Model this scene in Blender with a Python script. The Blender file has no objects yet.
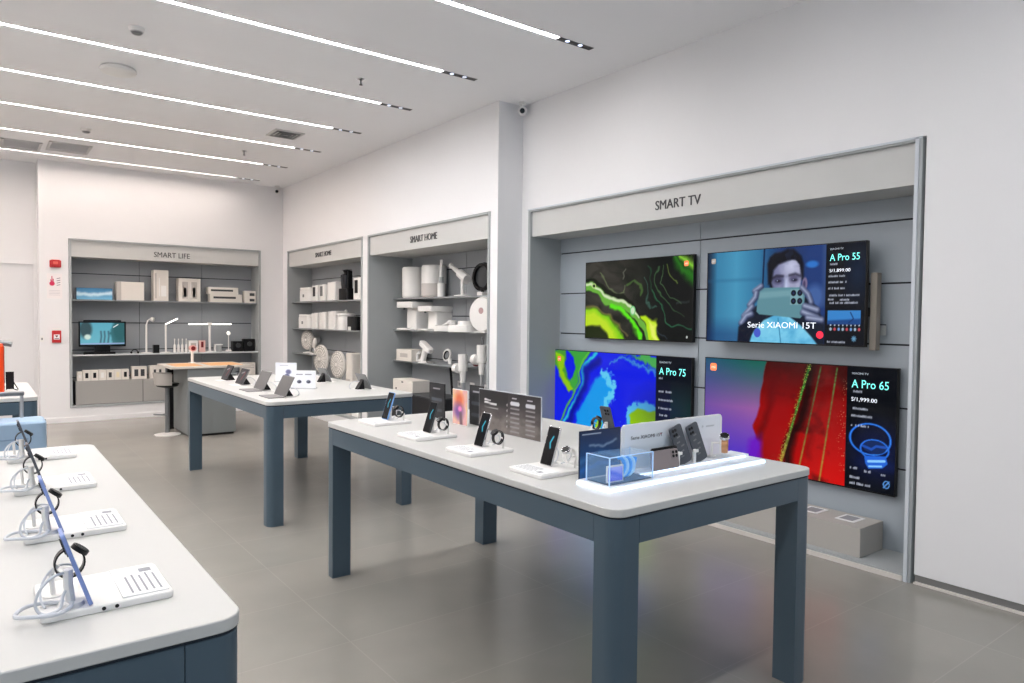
import bpy, math, random
import numpy as np
from mathutils import Matrix, Vector
R = math.radians
random.seed(4)
SC = bpy.context.scene
COL = SC.collection

# ------------------------------------------------------------------ camera, world, light, exposure
def make_camera():
    yaw, pit, rol, F = R(37.1536), R(-1.8708), R(0.6011), 707.82
    cy, sy, cp, sp = math.cos(yaw), math.sin(yaw), math.cos(pit), math.sin(pit)
    f = Vector((sy*cp, cy*cp, sp)); r = Vector((cy, -sy, 0)); u = r.cross(f)
    r2 = r*math.cos(rol) + u*math.sin(rol); u2 = u*math.cos(rol) - r*math.sin(rol)
    m = Matrix((r2, u2, -f)).transposed().to_4x4()
    m.translation = (0, 0, 1.53)
    cam = bpy.data.cameras.new('camera'); cam.sensor_width = 36; cam.lens = F/1024*36
    cam.clip_start = .05; cam.clip_end = 60
    o = bpy.data.objects.new('camera', cam); COL.objects.link(o); o.matrix_world = m
    SC.camera = o
make_camera()
LAMP = 76.0                        # radiance of the ceiling strips
w = bpy.data.worlds.new('world'); SC.world = w; w.use_nodes = True
bgn = w.node_tree.nodes['Background']
bgn.inputs[0].default_value = (.66, .83, 1.0, 1); bgn.inputs[1].default_value = .72   # daylight through the open shop front
SC.view_settings.view_transform = 'Standard'; SC.view_settings.look = 'None'
SC.view_settings.gamma = 1; SC.view_settings.exposure = 0; SC.view_settings.use_curve_mapping = False

# ------------------------------------------------------------------ materials
def lin(c):
    return tuple(((v/255)/12.92 if v/255 <= .04045 else ((v/255+.055)/1.055)**2.4) for v in c)
_M = {}
def mat(name, c, rough=.5, metal=0, emit=0, noise=0, scale=8, alpha=1, trans=0, ior=1.45, bump=0, spec=.5):
    if name in _M: return _M[name]
    m = bpy.data.materials.new(name); m.use_nodes = True; nt = m.node_tree; b = nt.nodes['Principled BSDF']
    col = (*lin(c), 1)
    b.inputs['Base Color'].default_value = col; b.inputs['Roughness'].default_value = rough
    b.inputs['Metallic'].default_value = metal; b.inputs['IOR'].default_value = ior
    b.inputs['Specular IOR Level'].default_value = spec
    if emit:
        b.inputs['Emission Color'].default_value = col; b.inputs['Emission Strength'].default_value = emit
    if trans: b.inputs['Transmission Weight'].default_value = trans
    if alpha < 1: b.inputs['Alpha'].default_value = alpha
    if noise or bump:
        tc = nt.nodes.new('ShaderNodeTexCoord'); n = nt.nodes.new('ShaderNodeTexNoise')
        n.inputs['Scale'].default_value = scale; n.inputs['Detail'].default_value = 4
        nt.links.new(tc.outputs['Object'], n.inputs['Vector'])
        if noise:
            mx = nt.nodes.new('ShaderNodeMix'); mx.data_type = 'RGBA'
            mx.inputs[6].default_value = tuple(v*(1-noise) for v in col[:3])+(1,)
            mx.inputs[7].default_value = tuple(min(1, v*(1+noise)) for v in col[:3])+(1,)
            nt.links.new(n.outputs['Fac'], mx.inputs[0]); nt.links.new(mx.outputs[2], b.inputs['Base Color'])
        if bump:
            bp = nt.nodes.new('ShaderNodeBump'); bp.inputs['Strength'].default_value = bump; bp.inputs['Distance'].default_value = .002
            nt.links.new(n.outputs['Fac'], bp.inputs['Height']); nt.links.new(bp.outputs[0], b.inputs['Normal'])
    _M[name] = m; return m

def attr_mat(name, emit):
    if name in _M: return _M[name]
    m = bpy.data.materials.new(name); m.use_nodes = True; nt = m.node_tree; b = nt.nodes['Principled BSDF']
    a = nt.nodes.new('ShaderNodeAttribute'); a.attribute_name = 'picture'
    if emit:
        b.inputs['Base Color'].default_value = (.003, .003, .003, 1); b.inputs['Roughness'].default_value = .12; b.inputs['Specular IOR Level'].default_value = .12
        nt.links.new(a.outputs['Color'], b.inputs['Emission Color']); b.inputs['Emission Strength'].default_value = emit
    else:
        nt.links.new(a.outputs['Color'], b.inputs['Base Color']); b.inputs['Roughness'].default_value = .45
    _M[name] = m; return m

def floor_mat():
    m = bpy.data.materials.new('floor_tiles'); m.use_nodes = True; nt = m.node_tree; b = nt.nodes['Principled BSDF']
    L = nt.links.new; N = nt.nodes.new
    tc = N('ShaderNodeTexCoord'); mp = N('ShaderNodeMapping'); mp.inputs['Location'].default_value = (-1.39, -1.87, 0)
    br = N('ShaderNodeTexBrick'); br.offset = 0; br.inputs['Scale'].default_value = 1
    br.inputs['Brick Width'].default_value = 1.2; br.inputs['Row Height'].default_value = .6
    br.inputs['Mortar Size'].default_value = .003; br.inputs['Mortar Smooth'].default_value = .3; br.inputs['Bias'].default_value = 0
    br.inputs['Color1'].default_value = (*lin((146, 142, 135)), 1); br.inputs['Color2'].default_value = (*lin((143, 140, 133)), 1)
    br.inputs['Mortar'].default_value = (*lin((153, 149, 142)), 1)
    L(tc.outputs['Object'], mp.inputs[0]); L(mp.outputs[0], br.inputs['Vector'])
    n = N('ShaderNodeTexNoise'); n.inputs['Scale'].default_value = 2.3; n.inputs['Detail'].default_value = 6; L(tc.outputs['Object'], n.inputs['Vector'])
    mx = N('ShaderNodeMix'); mx.data_type = 'RGBA'; mx.blend_type = 'MULTIPLY'; mx.inputs[0].default_value = 1
    rp = N('ShaderNodeMapRange'); rp.inputs['To Min'].default_value = .86; rp.inputs['To Max'].default_value = 1.1
    L(n.outputs['Fac'], rp.inputs['Value']); L(br.outputs['Color'], mx.inputs[6]); L(rp.outputs[0], mx.inputs[7])
    L(mx.outputs[2], b.inputs['Base Color'])
    b.inputs['Specular IOR Level'].default_value = .6
    b.inputs['Roughness'].default_value = .23
    return m

WALL = mat('white_wall_paint', (233, 232, 233), .75, noise=.012, scale=3, bump=.05)
CEIL = mat('ceiling_paint', (240, 240, 242), .85, noise=.015, scale=2)
GREY = mat('grey_laminate', (166, 170, 171), .5, noise=.03, scale=5)
GREYD = mat('grey_back_panel', (162, 171, 179), .42, noise=.03, scale=4)  # bluish cast of the light partly mixed into this base colour
GREYN = mat('neutral_back_panel', (158, 162, 166), .42, noise=.03, scale=4)
GROOVE = mat('dark_groove', (38, 42, 46), .7)
HEAD = mat('light_grey_header', (196, 196, 194), .5, noise=.02)
STEEL = mat('slate_table_paint', (72, 89, 101), .36, noise=.03, scale=6)
TOP = mat('white_solid_surface', (197, 196, 193), .35, noise=.008, spec=.3)
GAP = mat('shadow_gap', (30, 38, 48), .6)
LETTER = mat('dark_lettering', (62, 62, 64), .5)
ALU = mat('brushed_aluminium', (190, 192, 195), .35, metal=.8)
WHITEP = mat('white_plastic', (235, 233, 230), .32)
OFFW = mat('warm_white_carton', (224, 218, 210), .6, noise=.02)
BLACK = mat('black_plastic', (18, 18, 20), .35, spec=.3)
BLACKG = mat('black_gloss', (8, 9, 11), .12)
DGREY = mat('dark_grey_plastic', (62, 64, 67), .4)
MGREY = mat('mid_grey_metal', (120, 122, 124), .35, metal=.5)
RED = mat('red_plastic', (196, 40, 42), .4)
DRED = mat('maroon_plastic', (120, 28, 34), .3)
SHELF = mat('shelf_metal', (150, 154, 156), .4, metal=.2)
SILVER = mat('polished_silver', (205, 205, 208), .18, metal=.9)
CABLE = mat('clear_white_cable', (205, 208, 214), .35)
ACRYL = mat('clear_acrylic', (170, 215, 255), .06, alpha=.10)
FROST = mat('frosted_acrylic', (240, 243, 248), .15, alpha=.55)
EMITW = mat('strip_diffuser', (255, 252, 251), .5, emit=LAMP)
LENS = mat('spot_lens', (200, 210, 235), .3, emit=2)
GLOWE = mat('led_edge', (205, 226, 255), .4, emit=1.7)
LAMPW = mat('desk_lamp_glow', (255, 250, 240), .4, emit=3)
PAPER = mat('white_paper', (240, 240, 240), .7)
PRINT = mat('grey_print', (150, 150, 155), .7)
ORANGE = mat('orange_shell', (240, 72, 20), .4)
TAN = mat('tan_leather', (205, 150, 105), .5)
PHONEB = mat('graphite_phone_back', (72, 76, 84), .3, noise=.08, scale=60)
PHONET = mat('taupe_phone_back', (140, 128, 128), .3)
BLUEP = mat('blue_phone_back', (120, 165, 225), .3)
SUIT = mat('blue_grey_shell', (148, 172, 196), .4)
TXTC = mat('cyan_text', (120, 235, 225), .5, emit=1)
TXTW = mat('white_text', (220, 225, 235), .5, emit=.9)
TXTG = mat('grey_text', (165, 175, 185), .5, emit=.6)
TXTR = mat('red_badge', (230, 30, 60), .5, emit=.8)
LOGO = mat('orange_badge', (226, 120, 70), .5, emit=.8)
LOGOW = mat('badge_sign', (255, 215, 195), .5, emit=.8)

# ------------------------------------------------------------------ mesh builder
class MB:
    def __init__(s): s.v = []; s.f = []; s.mi = []; s.T = Matrix.Identity(4); s.m = 0
    def add(s, vs, fs):
        k = len(s.v); s.v += [tuple(s.T @ Vector(p)) for p in vs]
        s.f += [tuple(i+k for i in f) for f in fs]; s.mi += [s.m]*len(fs); return s
    def box(s, a, b):
        x0, y0, z0 = (min(p, q) for p, q in zip(a, b)); x1, y1, z1 = (max(p, q) for p, q in zip(a, b))
        return s.add([(x0,y0,z0),(x1,y0,z0),(x1,y1,z0),(x0,y1,z0),(x0,y0,z1),(x1,y0,z1),(x1,y1,z1),(x0,y1,z1)],
                     [(0,3,2,1),(4,5,6,7),(0,1,5,4),(1,2,6,5),(2,3,7,6),(3,0,4,7)])
    def prism(s, pts, z0, z1):
        n = len(pts)
        return s.add([(x,y,z0) for x,y in pts]+[(x,y,z1) for x,y in pts],
                     [tuple(range(n-1,-1,-1)), tuple(range(n,2*n))]+[(i,(i+1)%n,(i+1)%n+n,i+n) for i in range(n)])
    def rbox(s, cx, cy, w, d, z0, z1, r, n=5):
        return s.prism(rrect(cx, cy, w, d, r, n), z0, z1)
    def lathe(s, prof, c=(0,0,0), n=24, axis=(0,0,1)):
        q = Vector((0,0,1)).rotation_difference(Vector(axis).normalized()).to_matrix()
        vs = []; fs = []
        for (r, h) in prof:
            for i in range(n):
                a = 2*math.pi*i/n; vs.append(tuple(q @ Vector((max(r,1e-5)*math.cos(a), max(r,1e-5)*math.sin(a), h)) + Vector(c)))
        for j in range(len(prof)-1):
            for i in range(n):
                k = (i+1) % n; fs.append((j*n+i, j*n+k, (j+1)*n+k, (j+1)*n+i))
        if prof[0] != prof[-1]: fs.append(tuple(range(n-1,-1,-1))); fs.append(tuple(range((len(prof)-1)*n, len(prof)*n)))
        return s.add(vs, fs)
    def cyl(s, a, b, r, r2=None, n=16):
        a = Vector(a); b = Vector(b); d = b-a
        return s.lathe([(r, 0), (r if r2 is None else r2, d.length)], a, n, d)
    def ball(s, c, r, n=16, sx=1, sy=1, sz=1):
        T0 = s.T; s.T = T0 @ Matrix.Translation(c) @ Matrix.Diagonal((sx, sy, sz, 1))
        s.lathe([(r*math.sin(math.pi*i/10), -r*math.cos(math.pi*i/10)) for i in range(11)], (0,0,0), n); s.T = T0; return s
    def tube(s, pts, r, n=8, closed=False):
        P = [Vector(p) for p in pts]; N = len(P); vs = []; fs = []; nrm = None
        for i in range(N):
            if closed: t = P[(i+1)%N]-P[i-1]
            else: t = P[min(i+1,N-1)]-P[max(i-1,0)]
            t.normalize()
            if nrm is None: nrm = t.orthogonal().normalized()
            else: nrm = (nrm - t*nrm.dot(t)).normalized()
            bn = t.cross(nrm)
            rr = r[i] if isinstance(r, (list, tuple)) else r
            for k in range(n):
                a = 2*math.pi*k/n; vs.append(tuple(P[i]+nrm*(rr*math.cos(a))+bn*(rr*math.sin(a))))
        for i in range(N if closed else N-1):
            j = (i+1) % N
            for k in range(n):
                l = (k+1) % n; fs.append((i*n+k, i*n+l, j*n+l, j*n+k))
        if not closed: fs.append(tuple(range(n-1,-1,-1))); fs.append(tuple(range((N-1)*n, N*n)))
        return s.add(vs, fs)
    def build(s, name, mats, parent=None, bevel=0, smooth=True, loc=None):
        me = bpy.data.meshes.new(name); me.from_pydata(s.v, [], s.f)
        for m in (mats if isinstance(mats, (list, tuple)) else [mats]): me.materials.append(m)
        me.polygons.foreach_set('material_index', s.mi)
        if smooth:
            me.polygons.foreach_set('use_smooth', [True]*len(me.polygons)); me.update()
            me.set_sharp_from_angle(angle=R(32))
        o = bpy.data.objects.new(name, me); COL.objects.link(o)
        if parent: o.parent = parent
        if loc:
            me.transform(Matrix.Translation(-Vector(loc))); o.location = loc
        if bevel:
            b = o.modifiers.new('bevel', 'BEVEL'); b.width = bevel; b.segments = 2; b.limit_method = 'ANGLE'; b.angle_limit = R(40)
        return o
def rrect(cx, cy, w, d, r, n=5):
    out = []
    rs = r if isinstance(r, (list, tuple)) else [r]*4
    for k, (sx, sy, a0) in enumerate(((1,1,0),(-1,1,90),(-1,-1,180),(1,-1,270))):
        rr = rs[k]
        if rr <= 0: out.append((cx+sx*w/2, cy+sy*d/2)); continue
        for i in range(n+1):
            a = R(a0+90*i/n); out.append((cx+sx*(w/2-rr)+rr*math.cos(a), cy+sy*(d/2-rr)+rr*math.sin(a)))
    return out
def arc(c, r, a0, a1, n=14, u=(1,0,0), v=(0,0,1)):
    c = Vector(c); u = Vector(u); v = Vector(v)
    return [c+u*(r*math.cos(R(a0+(a1-a0)*i/n)))+v*(r*math.sin(R(a0+(a1-a0)*i/n))) for i in range(n+1)]

def thing(name, label, cat, loc=(0,0,0), rz=0, group=None):
    o = bpy.data.objects.new(name, None); COL.objects.link(o); o.empty_display_size = .1
    o.location = loc; o.rotation_euler = (0, 0, rz); return tag(o, label, cat, group)
def tag(o, label, cat, group=None):
    o['label'] = label; o['category'] = cat
    if group: o['group'] = group
    return o
def struct(o):
    o['kind'] = 'structure'; return o
def copy_tree(o, parent=None):
    c = o.copy(); COL.objects.link(c)
    if parent: c.parent = parent
    for ch in [x for x in list(bpy.data.objects) if x.parent == o]: copy_tree(ch, c)
    return c
def place(o, label, loc, rz, group=None):
    o.location = loc; o.rotation_euler = (0,0,rz); o['label'] = label
    if group: o['group'] = group
    return o

# ------------------------------------------------------------------ flat pictures (painted as colour on a fine grid) and lettering
_rng = np.random.RandomState(7)
def vnoise(X, Y, seed=0):
    rs = np.random.RandomState(seed); G = rs.rand(64, 64)
    xi = np.floor(X).astype(int); yi = np.floor(Y).astype(int); fx = X-xi; fy = Y-yi
    fx = fx*fx*(3-2*fx); fy = fy*fy*(3-2*fy); g = lambda a, b: G[a % 64, b % 64]
    return (g(xi,yi)*(1-fx)+g(xi+1,yi)*fx)*(1-fy)+(g(xi,yi+1)*(1-fx)+g(xi+1,yi+1)*fx)*fy
def fbm(X, Y, seed=0, o=4):
    return sum(vnoise(X*2**i, Y*2**i, seed+i)/2**i for i in range(o))/sum(1/2**i for i in range(o))
def un(g, a): return g/(a+(1-a)*g)
class Pic:
    """u right 0..1, v down 0..1"""
    def __init__(s, w, h, nx, pa=1.0):
        s.w, s.h = w, h; s.nx = nx; s.ny = max(2, int(nx*h/w)); s.a = w/h
        U, V = np.meshgrid(np.linspace(0,1,s.nx+1), np.linspace(0,1,s.ny+1)); s.U0 = U; s.U, s.V = U*pa/(1+(pa-1)*U), V
        s.I = np.zeros(U.shape+(3,)); s.px = 1.0/s.nx
    def mix(s, m, c, c2=None):
        m = np.clip(m, 0, 1)[..., None]; s.I = s.I*(1-m)+np.array(c, float)*m; return s
    def fill(s, c): s.I[:] = c; return s
    def grad(s, c0, c1, ax='v', m=None):
        t = (s.V if ax == 'v' else s.U)[..., None]; g = np.array(c0, float)*(1-t)+np.array(c1, float)*t
        if m is None: s.I = g
        else: m = np.clip(m, 0, 1)[..., None]; s.I = s.I*(1-m)+g*m
        return s
    def warp(s, amp, sc, seed):
        return (s.U+amp*(fbm(s.U*sc*s.a, s.V*sc, seed)-.5), s.V+amp*(fbm(s.U*sc*s.a+9, s.V*sc+5, seed+3)-.5))
    def seg(s, pts, U=None, V=None):
        U = s.U if U is None else U; V = s.V if V is None else V
        best = np.full(U.shape, 9.); A = s.a
        for (x0,y0),(x1,y1) in zip(pts[:-1], pts[1:]):
            dx, dy = (x1-x0)*A, y1-y0; L = dx*dx+dy*dy+1e-9
            t = np.clip(((U-x0)*A*dx+(V-y0)*dy)/L, 0, 1)
            best = np.minimum(best, np.hypot((U-x0)*A-t*dx, V-y0-t*dy))
        return best
    def line(s, pts, w, c, soft=.006, U=None, V=None, k=1):
        return s.mix(np.clip((w/2-s.seg(pts, U, V))/soft+.5, 0, 1)*k, c)
    def inside(s, pts, U=None, V=None):
        U = s.U if U is None else U; V = s.V if V is None else V
        m = np.zeros(U.shape, bool); n = len(pts)
        for i in range(n):
            x0, y0 = pts[i]; x1, y1 = pts[(i+1) % n]
            if y0 == y1: continue
            c = ((y0 > V) != (y1 > V)) & (U < (x1-x0)*(V-y0)/(y1-y0)+x0); m ^= c
        return m
    def poly(s, pts, c, soft=.005, U=None, V=None, k=1):
        d = s.seg(list(pts)+[pts[0]], U, V); m = s.inside(pts, U, V)
        return s.mix(np.clip(np.where(m, d, -d)/soft+.5, 0, 1)*k, c)
    def ell(s, cx, cy, rx, ry, c, soft=.08, rot=0, k=1):
        x = (s.U-cx)*s.a; y = s.V-cy; ca, sa = math.cos(R(rot)), math.sin(R(rot))
        d = np.hypot((x*ca+y*sa)/rx, (-x*sa+y*ca)/ry)
        return s.mix(np.clip((1-d)/soft+.5, 0, 1)*k, c)
    def mesh(s, name, O, Rv, Uv, parent=None, emit=1.0, off=0):
        O = np.array(O, float); Rv = np.array(Rv, float); Uv = np.array(Uv, float)
        nrm = np.cross(Rv, Uv); O = O+nrm*off
        P = O+Rv*(s.U0*s.w)[..., None]+Uv*((1-s.V)*s.h)[..., None]
        nx, ny = s.nx+1, s.ny+1; idx = np.arange(nx*ny).reshape(ny, nx)
        F = np.stack([idx[1:,:-1], idx[1:,1:], idx[:-1,1:], idx[:-1,:-1]], -1).reshape(-1, 4)
        me = bpy.data.meshes.new(name); me.from_pydata(P.reshape(-1,3).tolist(), [], F.tolist())
        c = np.clip(s.I/255, 0, 1).reshape(-1, 3); l = np.where(c <= .04045, c/12.92, ((c+.055)/1.055)**2.4)
        at = me.color_attributes.new('picture', 'FLOAT_COLOR', 'POINT')
        at.data.foreach_set('color', np.concatenate([l, np.ones((len(l),1))], 1).astype(np.float32).ravel())
        me.materials.append(attr_mat('screen_picture', emit) if emit else attr_mat('printed_picture', 0))
        o = bpy.data.objects.new(name, me); COL.objects.link(o)
        if parent: o.parent = parent
        return o
def text(name, body, O, Rv, Uv, w, h, m, parent=None, ext=.001, off=0.0):
    cu = bpy.data.curves.new('t', 'FONT'); cu.body = body; cu.size = 1; cu.extrude = 0.5; cu.resolution_u = 3
    t = bpy.data.objects.new('t', cu); COL.objects.link(t); bpy.context.view_layer.update()
    me = bpy.data.meshes.new_from_object(t.evaluated_get(bpy.context.evaluated_depsgraph_get()))
    bpy.data.objects.remove(t)
    n = len(me.vertices); a = np.empty(n*3); me.vertices.foreach_get('co', a); a = a.reshape(-1, 3)
    lo, hi = a.min(0), a.max(0); s = (a-lo)/np.maximum(hi-lo, 1e-6)
    O = np.array(O, float); Rv = np.array(Rv, float); Uv = np.array(Uv, float); N = np.cross(Rv, Uv)
    q = O+Rv*(s[:, :1]*w)+Uv*(s[:, 1:2]*h)+N*(off+s[:, 2:3]*ext)
    me.vertices.foreach_set('co', q.ravel()); me.materials.clear(); me.materials.append(m); me.name = name
    o = bpy.data.objects.new(name, me); COL.objects.link(o)
    if parent: o.parent = parent
    return o
def quad(mb, O, Rv, Uv, u0, v0, u1, v1, t=.001, off=0):
    """thin plate on a frame, u right, v UP in metres"""
    O = Vector(O); Rv = Vector(Rv); Uv = Vector(Uv); N = Rv.cross(Uv)
    vs = [O+Rv*u+Uv*v+N*(off+n) for n in (0, t) for u, v in ((u0,v0),(u1,v0),(u1,v1),(u0,v1))]
    return mb.add([tuple(p) for p in vs], [(0,3,2,1),(4,5,6,7),(0,1,5,4),(1,2,6,5),(2,3,7,6),(3,0,4,7)])
RW_R, RW_U = (0,-1,0), (0,0,1)      # right wall frame, seen from the shop
BW_R, BW_U = (1,0,0), (0,0,1)       # back wall frame

# ------------------------------------------------------------------ the room
H = 3.64; XT = 4.37; XH = 4.07; YB = 11.68
XL = -4.5; YF = -3.0
struct(MB().box((XL-.2, YF, -.12), (5.2, 12.6, 0)).build('floor', floor_mat(), smooth=False))
ROWS = [2.36, .75, 4.105, 5.27, 6.44, 7.62, 8.81, 10.04, 11.27]; SW = .029; RC = .010  # nearest rows out of view, the closest added to brighten the near wall and floor
XE = lambda i: 3.86 if i <= 2 else 3.56                        # right end of each row
b = MB(); b.box((XL-.2, YF, H+RC), (5.2, 12.6, H+.15))
yy = YF
for i, y in sorted(enumerate(ROWS), key=lambda q: q[1]):
    b.box((XL-.2, yy, H), (5.2, y-SW, H+RC)); b.box((XE(i), y-SW, H), (5.2, y+SW, H+RC)); b.box((XL-.2, y-SW, H), (-4.4, y+SW, H+RC)); yy = y+SW
b.box((XL-.2, yy, H), (5.2, 12.6, H+RC))
struct(b.build('ceiling', CEIL, smooth=False))
# right wall beside the televisions, with its opening
b = MB()
b.box((XT, YF, .055), (XT+.15, 1.84, H)); b.box((XT, 1.84, 2.605), (XT+.15, 5.51, H)); b.box((XT, 5.51, 0), (XT+.15, 5.62, H))
b.box((XT+.02, YF, 0), (XT+.15, 1.84, .055)); b.box((XT+.45, 1.8, 0), (XT+.5, 5.62, H))
struct(b.build('wall_right', WALL, smooth=False))
b = MB()                                                 # right wall of the home section stands further in
b.box((XH, 5.62, 0), (XH+.8, 5.745, H)); b.box((XH, 5.745, 2.59), (XH+.15, 8.48, H)); b.box((XH, 5.745, 0), (XH+.15, 8.48, .13))
b.box((XH, 8.48, 0), (XH+.5, 8.645, H)); b.box((XH, 8.645, 2.59), (XH+.15, 11.455, H)); b.box((XH, 8.645, 0), (XH+.15, 11.455, .13))
b.box((XH, 11.455, 0), (XH+.5, 12.1, H)); b.box((XH+.72, 5.745, 0), (XH+.78, 12.1, H))
struct(b.build('wall_home_side', WALL, smooth=False))
b = MB()
b.box((.70, YB, 0), (1.045, YB+.5, H)); b.box((1.045, YB, 2.59), (3.705, YB+.15, H)); b.box((1.045, YB, 0), (3.705, YB+.15, .2))
b.box((3.705, YB, 0), (XH, YB+.5, H)); b.box((1.045, YB+.5, 0), (3.705, YB+.55, H))
struct(b.build('wall_back', WALL, smooth=False))
b = MB(); b.box((XL, 12.05, 0), (-1.2, 12.2, H)); b.box((-1.2, 12.05, 2.24), (.675, 12.2, H)); b.box((.675, 12.05, 0), (.70, 12.2, H))
struct(b.build('wall_alcove', WALL, smooth=False))
struct(MB().box((XL-.15, YF, 0), (XL, 12.6, H)).build('wall_left', WALL, smooth=False))
d = struct(MB().box((-.25, 12.07, .01), (.655, 12.11, 2.22)).build('door_1', mat('white_door_paint', (226, 225, 226), .5), bevel=.003))
b = MB(); b.box((-.27, 12.045, 0), (-.25, 12.12, 2.24)); b.box((.655, 12.045, 0), (.675, 12.12, 2.24)); b.box((-.25, 12.045, 2.22), (.655, 12.12, 2.24))
struct(b.build('door_frame', WALL, d))
struct(MB().box((-1.2, 12.07, .01), (-.275, 12.11, 2.22)).build('door_2', _M['white_door_paint'], bevel=.003))
# recessed skirting at the right wall, light line where floor meets wall
struct(MB().box((XT+.012, YF, .012), (XT+.02, 1.84, .053)).build('baseboard_right', mat('satin_skirting', (150, 150, 150), .25, metal=.6), smooth=False))
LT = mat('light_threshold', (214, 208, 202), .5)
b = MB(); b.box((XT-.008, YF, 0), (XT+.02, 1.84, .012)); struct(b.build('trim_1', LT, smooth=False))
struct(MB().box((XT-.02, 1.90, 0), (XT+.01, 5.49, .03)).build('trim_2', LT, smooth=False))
b = MB(); b.box((.70, YB-.012, 0), (XH, YB, .07)); struct(b.build('baseboard_back', WALL, smooth=False))

# ------------------------------------------------------------------ ceiling strip lights
lab = {2: 'brightest strip light, nearest in view, ending above the television display', 3: 'second strip light counted from the televisions, long white line with black end',
       4: 'third strip light counted from the televisions', 5: 'fourth strip light from the televisions, its black end beside the small square vent',
       6: 'fifth strip light from the televisions, just beyond the square vent', 7: 'strip light second from the back wall of the shop', 8: 'strip light closest to the back wall, faintest of the rows'}
ends = [0, -.84, -2.0, -3.16, -4.32, -5.48, -6.64, -7.62]
DIM = {0: mat('strip_diffuser_low', (255,252,251), .5, emit=LAMP*.45), 8: mat('strip_diffuser_dim', (255,240,230), .5, emit=LAMP*.56), 7: mat('strip_diffuser_warm', (255,241,231), .5, emit=LAMP*.85), 6: mat('strip_diffuser_warm', (255,241,231), .5, emit=LAMP)}
for i, y in enumerate(ROWS):
    t = thing('strip_light', lab.get(i, 'unseen ceiling strip light at the camera side of the shop'), 'ceiling light', (XE(i)-.34, y, H), 0, 'recessed strip lights across the ceiling')
    x0 = -4.4-(XE(i)-.34); hw = SW
    b = MB(); b.box((x0, -hw, -.002), (.34, -hw+.004, RC)); b.box((x0, hw-.004, -.002), (.34, hw, RC)); b.box((.335, -hw+.004, -.002), (.34, hw-.004, RC))
    for e in ends[1:-1]: b.box((e-.004, -hw+.004, .0), (e+.004, hw-.004, RC))
    b.build('channel', DGREY, t, smooth=False)
    for a, c in zip(ends[:-1], ends[1:]):
        c = max(c, x0)
        if a-c > .05: MB().box((c+.004, -hw+.004, RC-.003), (a-.004 if a < 0 else a, hw-.004, RC-.0005)).build('diffuser', DIM.get(i, EMITW), t, smooth=False)
    m = MB().box((.0, -hw+.004, .0), (.335, hw-.004, RC-.0005)).build('spot_module', BLACK, t, smooth=False)
    for x in (.09, .22): MB().lathe([(.016, -.003), (.019, 0)], (x, 0, 0), 16).build('spot_lens', LENS, m)
# ------------------------------------------------------------------ other ceiling fittings
def disc_fit(name, x, y, prof, m, label, cat, extra=None):
    t = thing(name, label, cat, (x, y, H)); MB().lathe(prof, (0,0,0), 32).build('body', m, t)
    if extra: extra(t)
def ap_ring(t): MB().lathe([(.08, -.054), (.10, -.05)], (0,0,0), 32).build('cover', WHITEP, t)
disc_fit('wireless_access_point', 1.0, 6.95, [(.10,-.05), (.135,-.04), (.145,-.02), (.13, 0)], WHITEP, 'round white access point disc on the ceiling', 'access point', ap_ring)
def sm(t): MB().cyl((0,0,-.045), (0,0,-.03), .03, .045).build('sensor_cap', MGREY, t)
for x, y, l in ((.97, 5.90, 'white smoke detector on the ceiling nearest the camera, before the round access point'), (1.03, 9.45, 'white smoke detector on the ceiling near the two air grilles')):
    disc_fit('smoke_detector', x, y, [(.04,-.035), (.052,-.02), (.055, 0)], WHITEP, l, 'smoke detector', sm)
for x, y, l in ((2.75, 5.89, 'small ceiling sprinkler between the second and third strip lights'), (2.77, 9.39, 'small ceiling sprinkler left of the square vent, further back')):
    t = thing('sprinkler', l, 'sprinkler', (x, y, H))
    MB().lathe([(.012,-.012), (.035,0)], (0,0,0), 16).build('escutcheon', SILVER, t)
    MB().cyl((0,0,-.05), (0,0,-.012), .006).cyl((0,0,-.054), (0,0,-.05), .016).build('spray_head', DGREY, t)
t = thing('air_diffuser', 'small square grey ceiling air diffuser between two strip lights', 'air vent', (2.885, 8.20, H))
b = MB(); b.prism(rrect(0,0,.34,.34,0), -.012, 0); b.build('frame', mat('vent_white', (200,200,200), .5), t)
for k, s_ in enumerate((.27, .19, .11)):
    b = MB(); q = .012
    b.box((-s_/2,-s_/2,-.02-.004*k), (s_/2,-s_/2+q,-.012)); b.box((-s_/2,s_/2-q,-.02-.004*k), (s_/2,s_/2,-.012)); b.box((-s_/2,-s_/2,-.02-.004*k), (-s_/2+q,s_/2,-.012)); b.box((s_/2-q,-s_/2,-.02-.004*k), (s_/2,s_/2,-.012))
    b.build('vane', MGREY, t, smooth=False)
for xc, yc, w_, l in ((.475, 10.86, .42, 'rectangular ceiling return grille, left one of the pair by the back wall'), (.97, 10.66, .46, 'rectangular ceiling return grille, right one of the pair by the back wall')):
    t = thing('ceiling_grille', l, 'air vent', (xc, yc, H), 0, 'return air grilles by the back wall')
    b = MB(); L_ = .58
    b.box((-w_/2,-L_/2,-.01), (w_/2,-L_/2+.03,0)); b.box((-w_/2,L_/2-.03,-.01), (w_/2,L_/2,0)); b.box((-w_/2,-L_/2,-.01), (-w_/2+.03,L_/2,0)); b.box((w_/2-.03,-L_/2,-.01), (w_/2,L_/2,0))
    b.build('frame', _M['vent_white'], t, smooth=False)
    b = MB(); b.box((-w_/2+.03,-L_/2+.03,-.002), (w_/2-.03,L_/2-.03,0))
    for k in range(14): b.box((-w_/2+.03, -L_/2+.05+k*.03, -.008), (w_/2-.03, -L_/2+.055+k*.03, -.002))
    b.build('louvres', mat('grille_grey', (196,196,198), .5), t, smooth=False)
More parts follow.
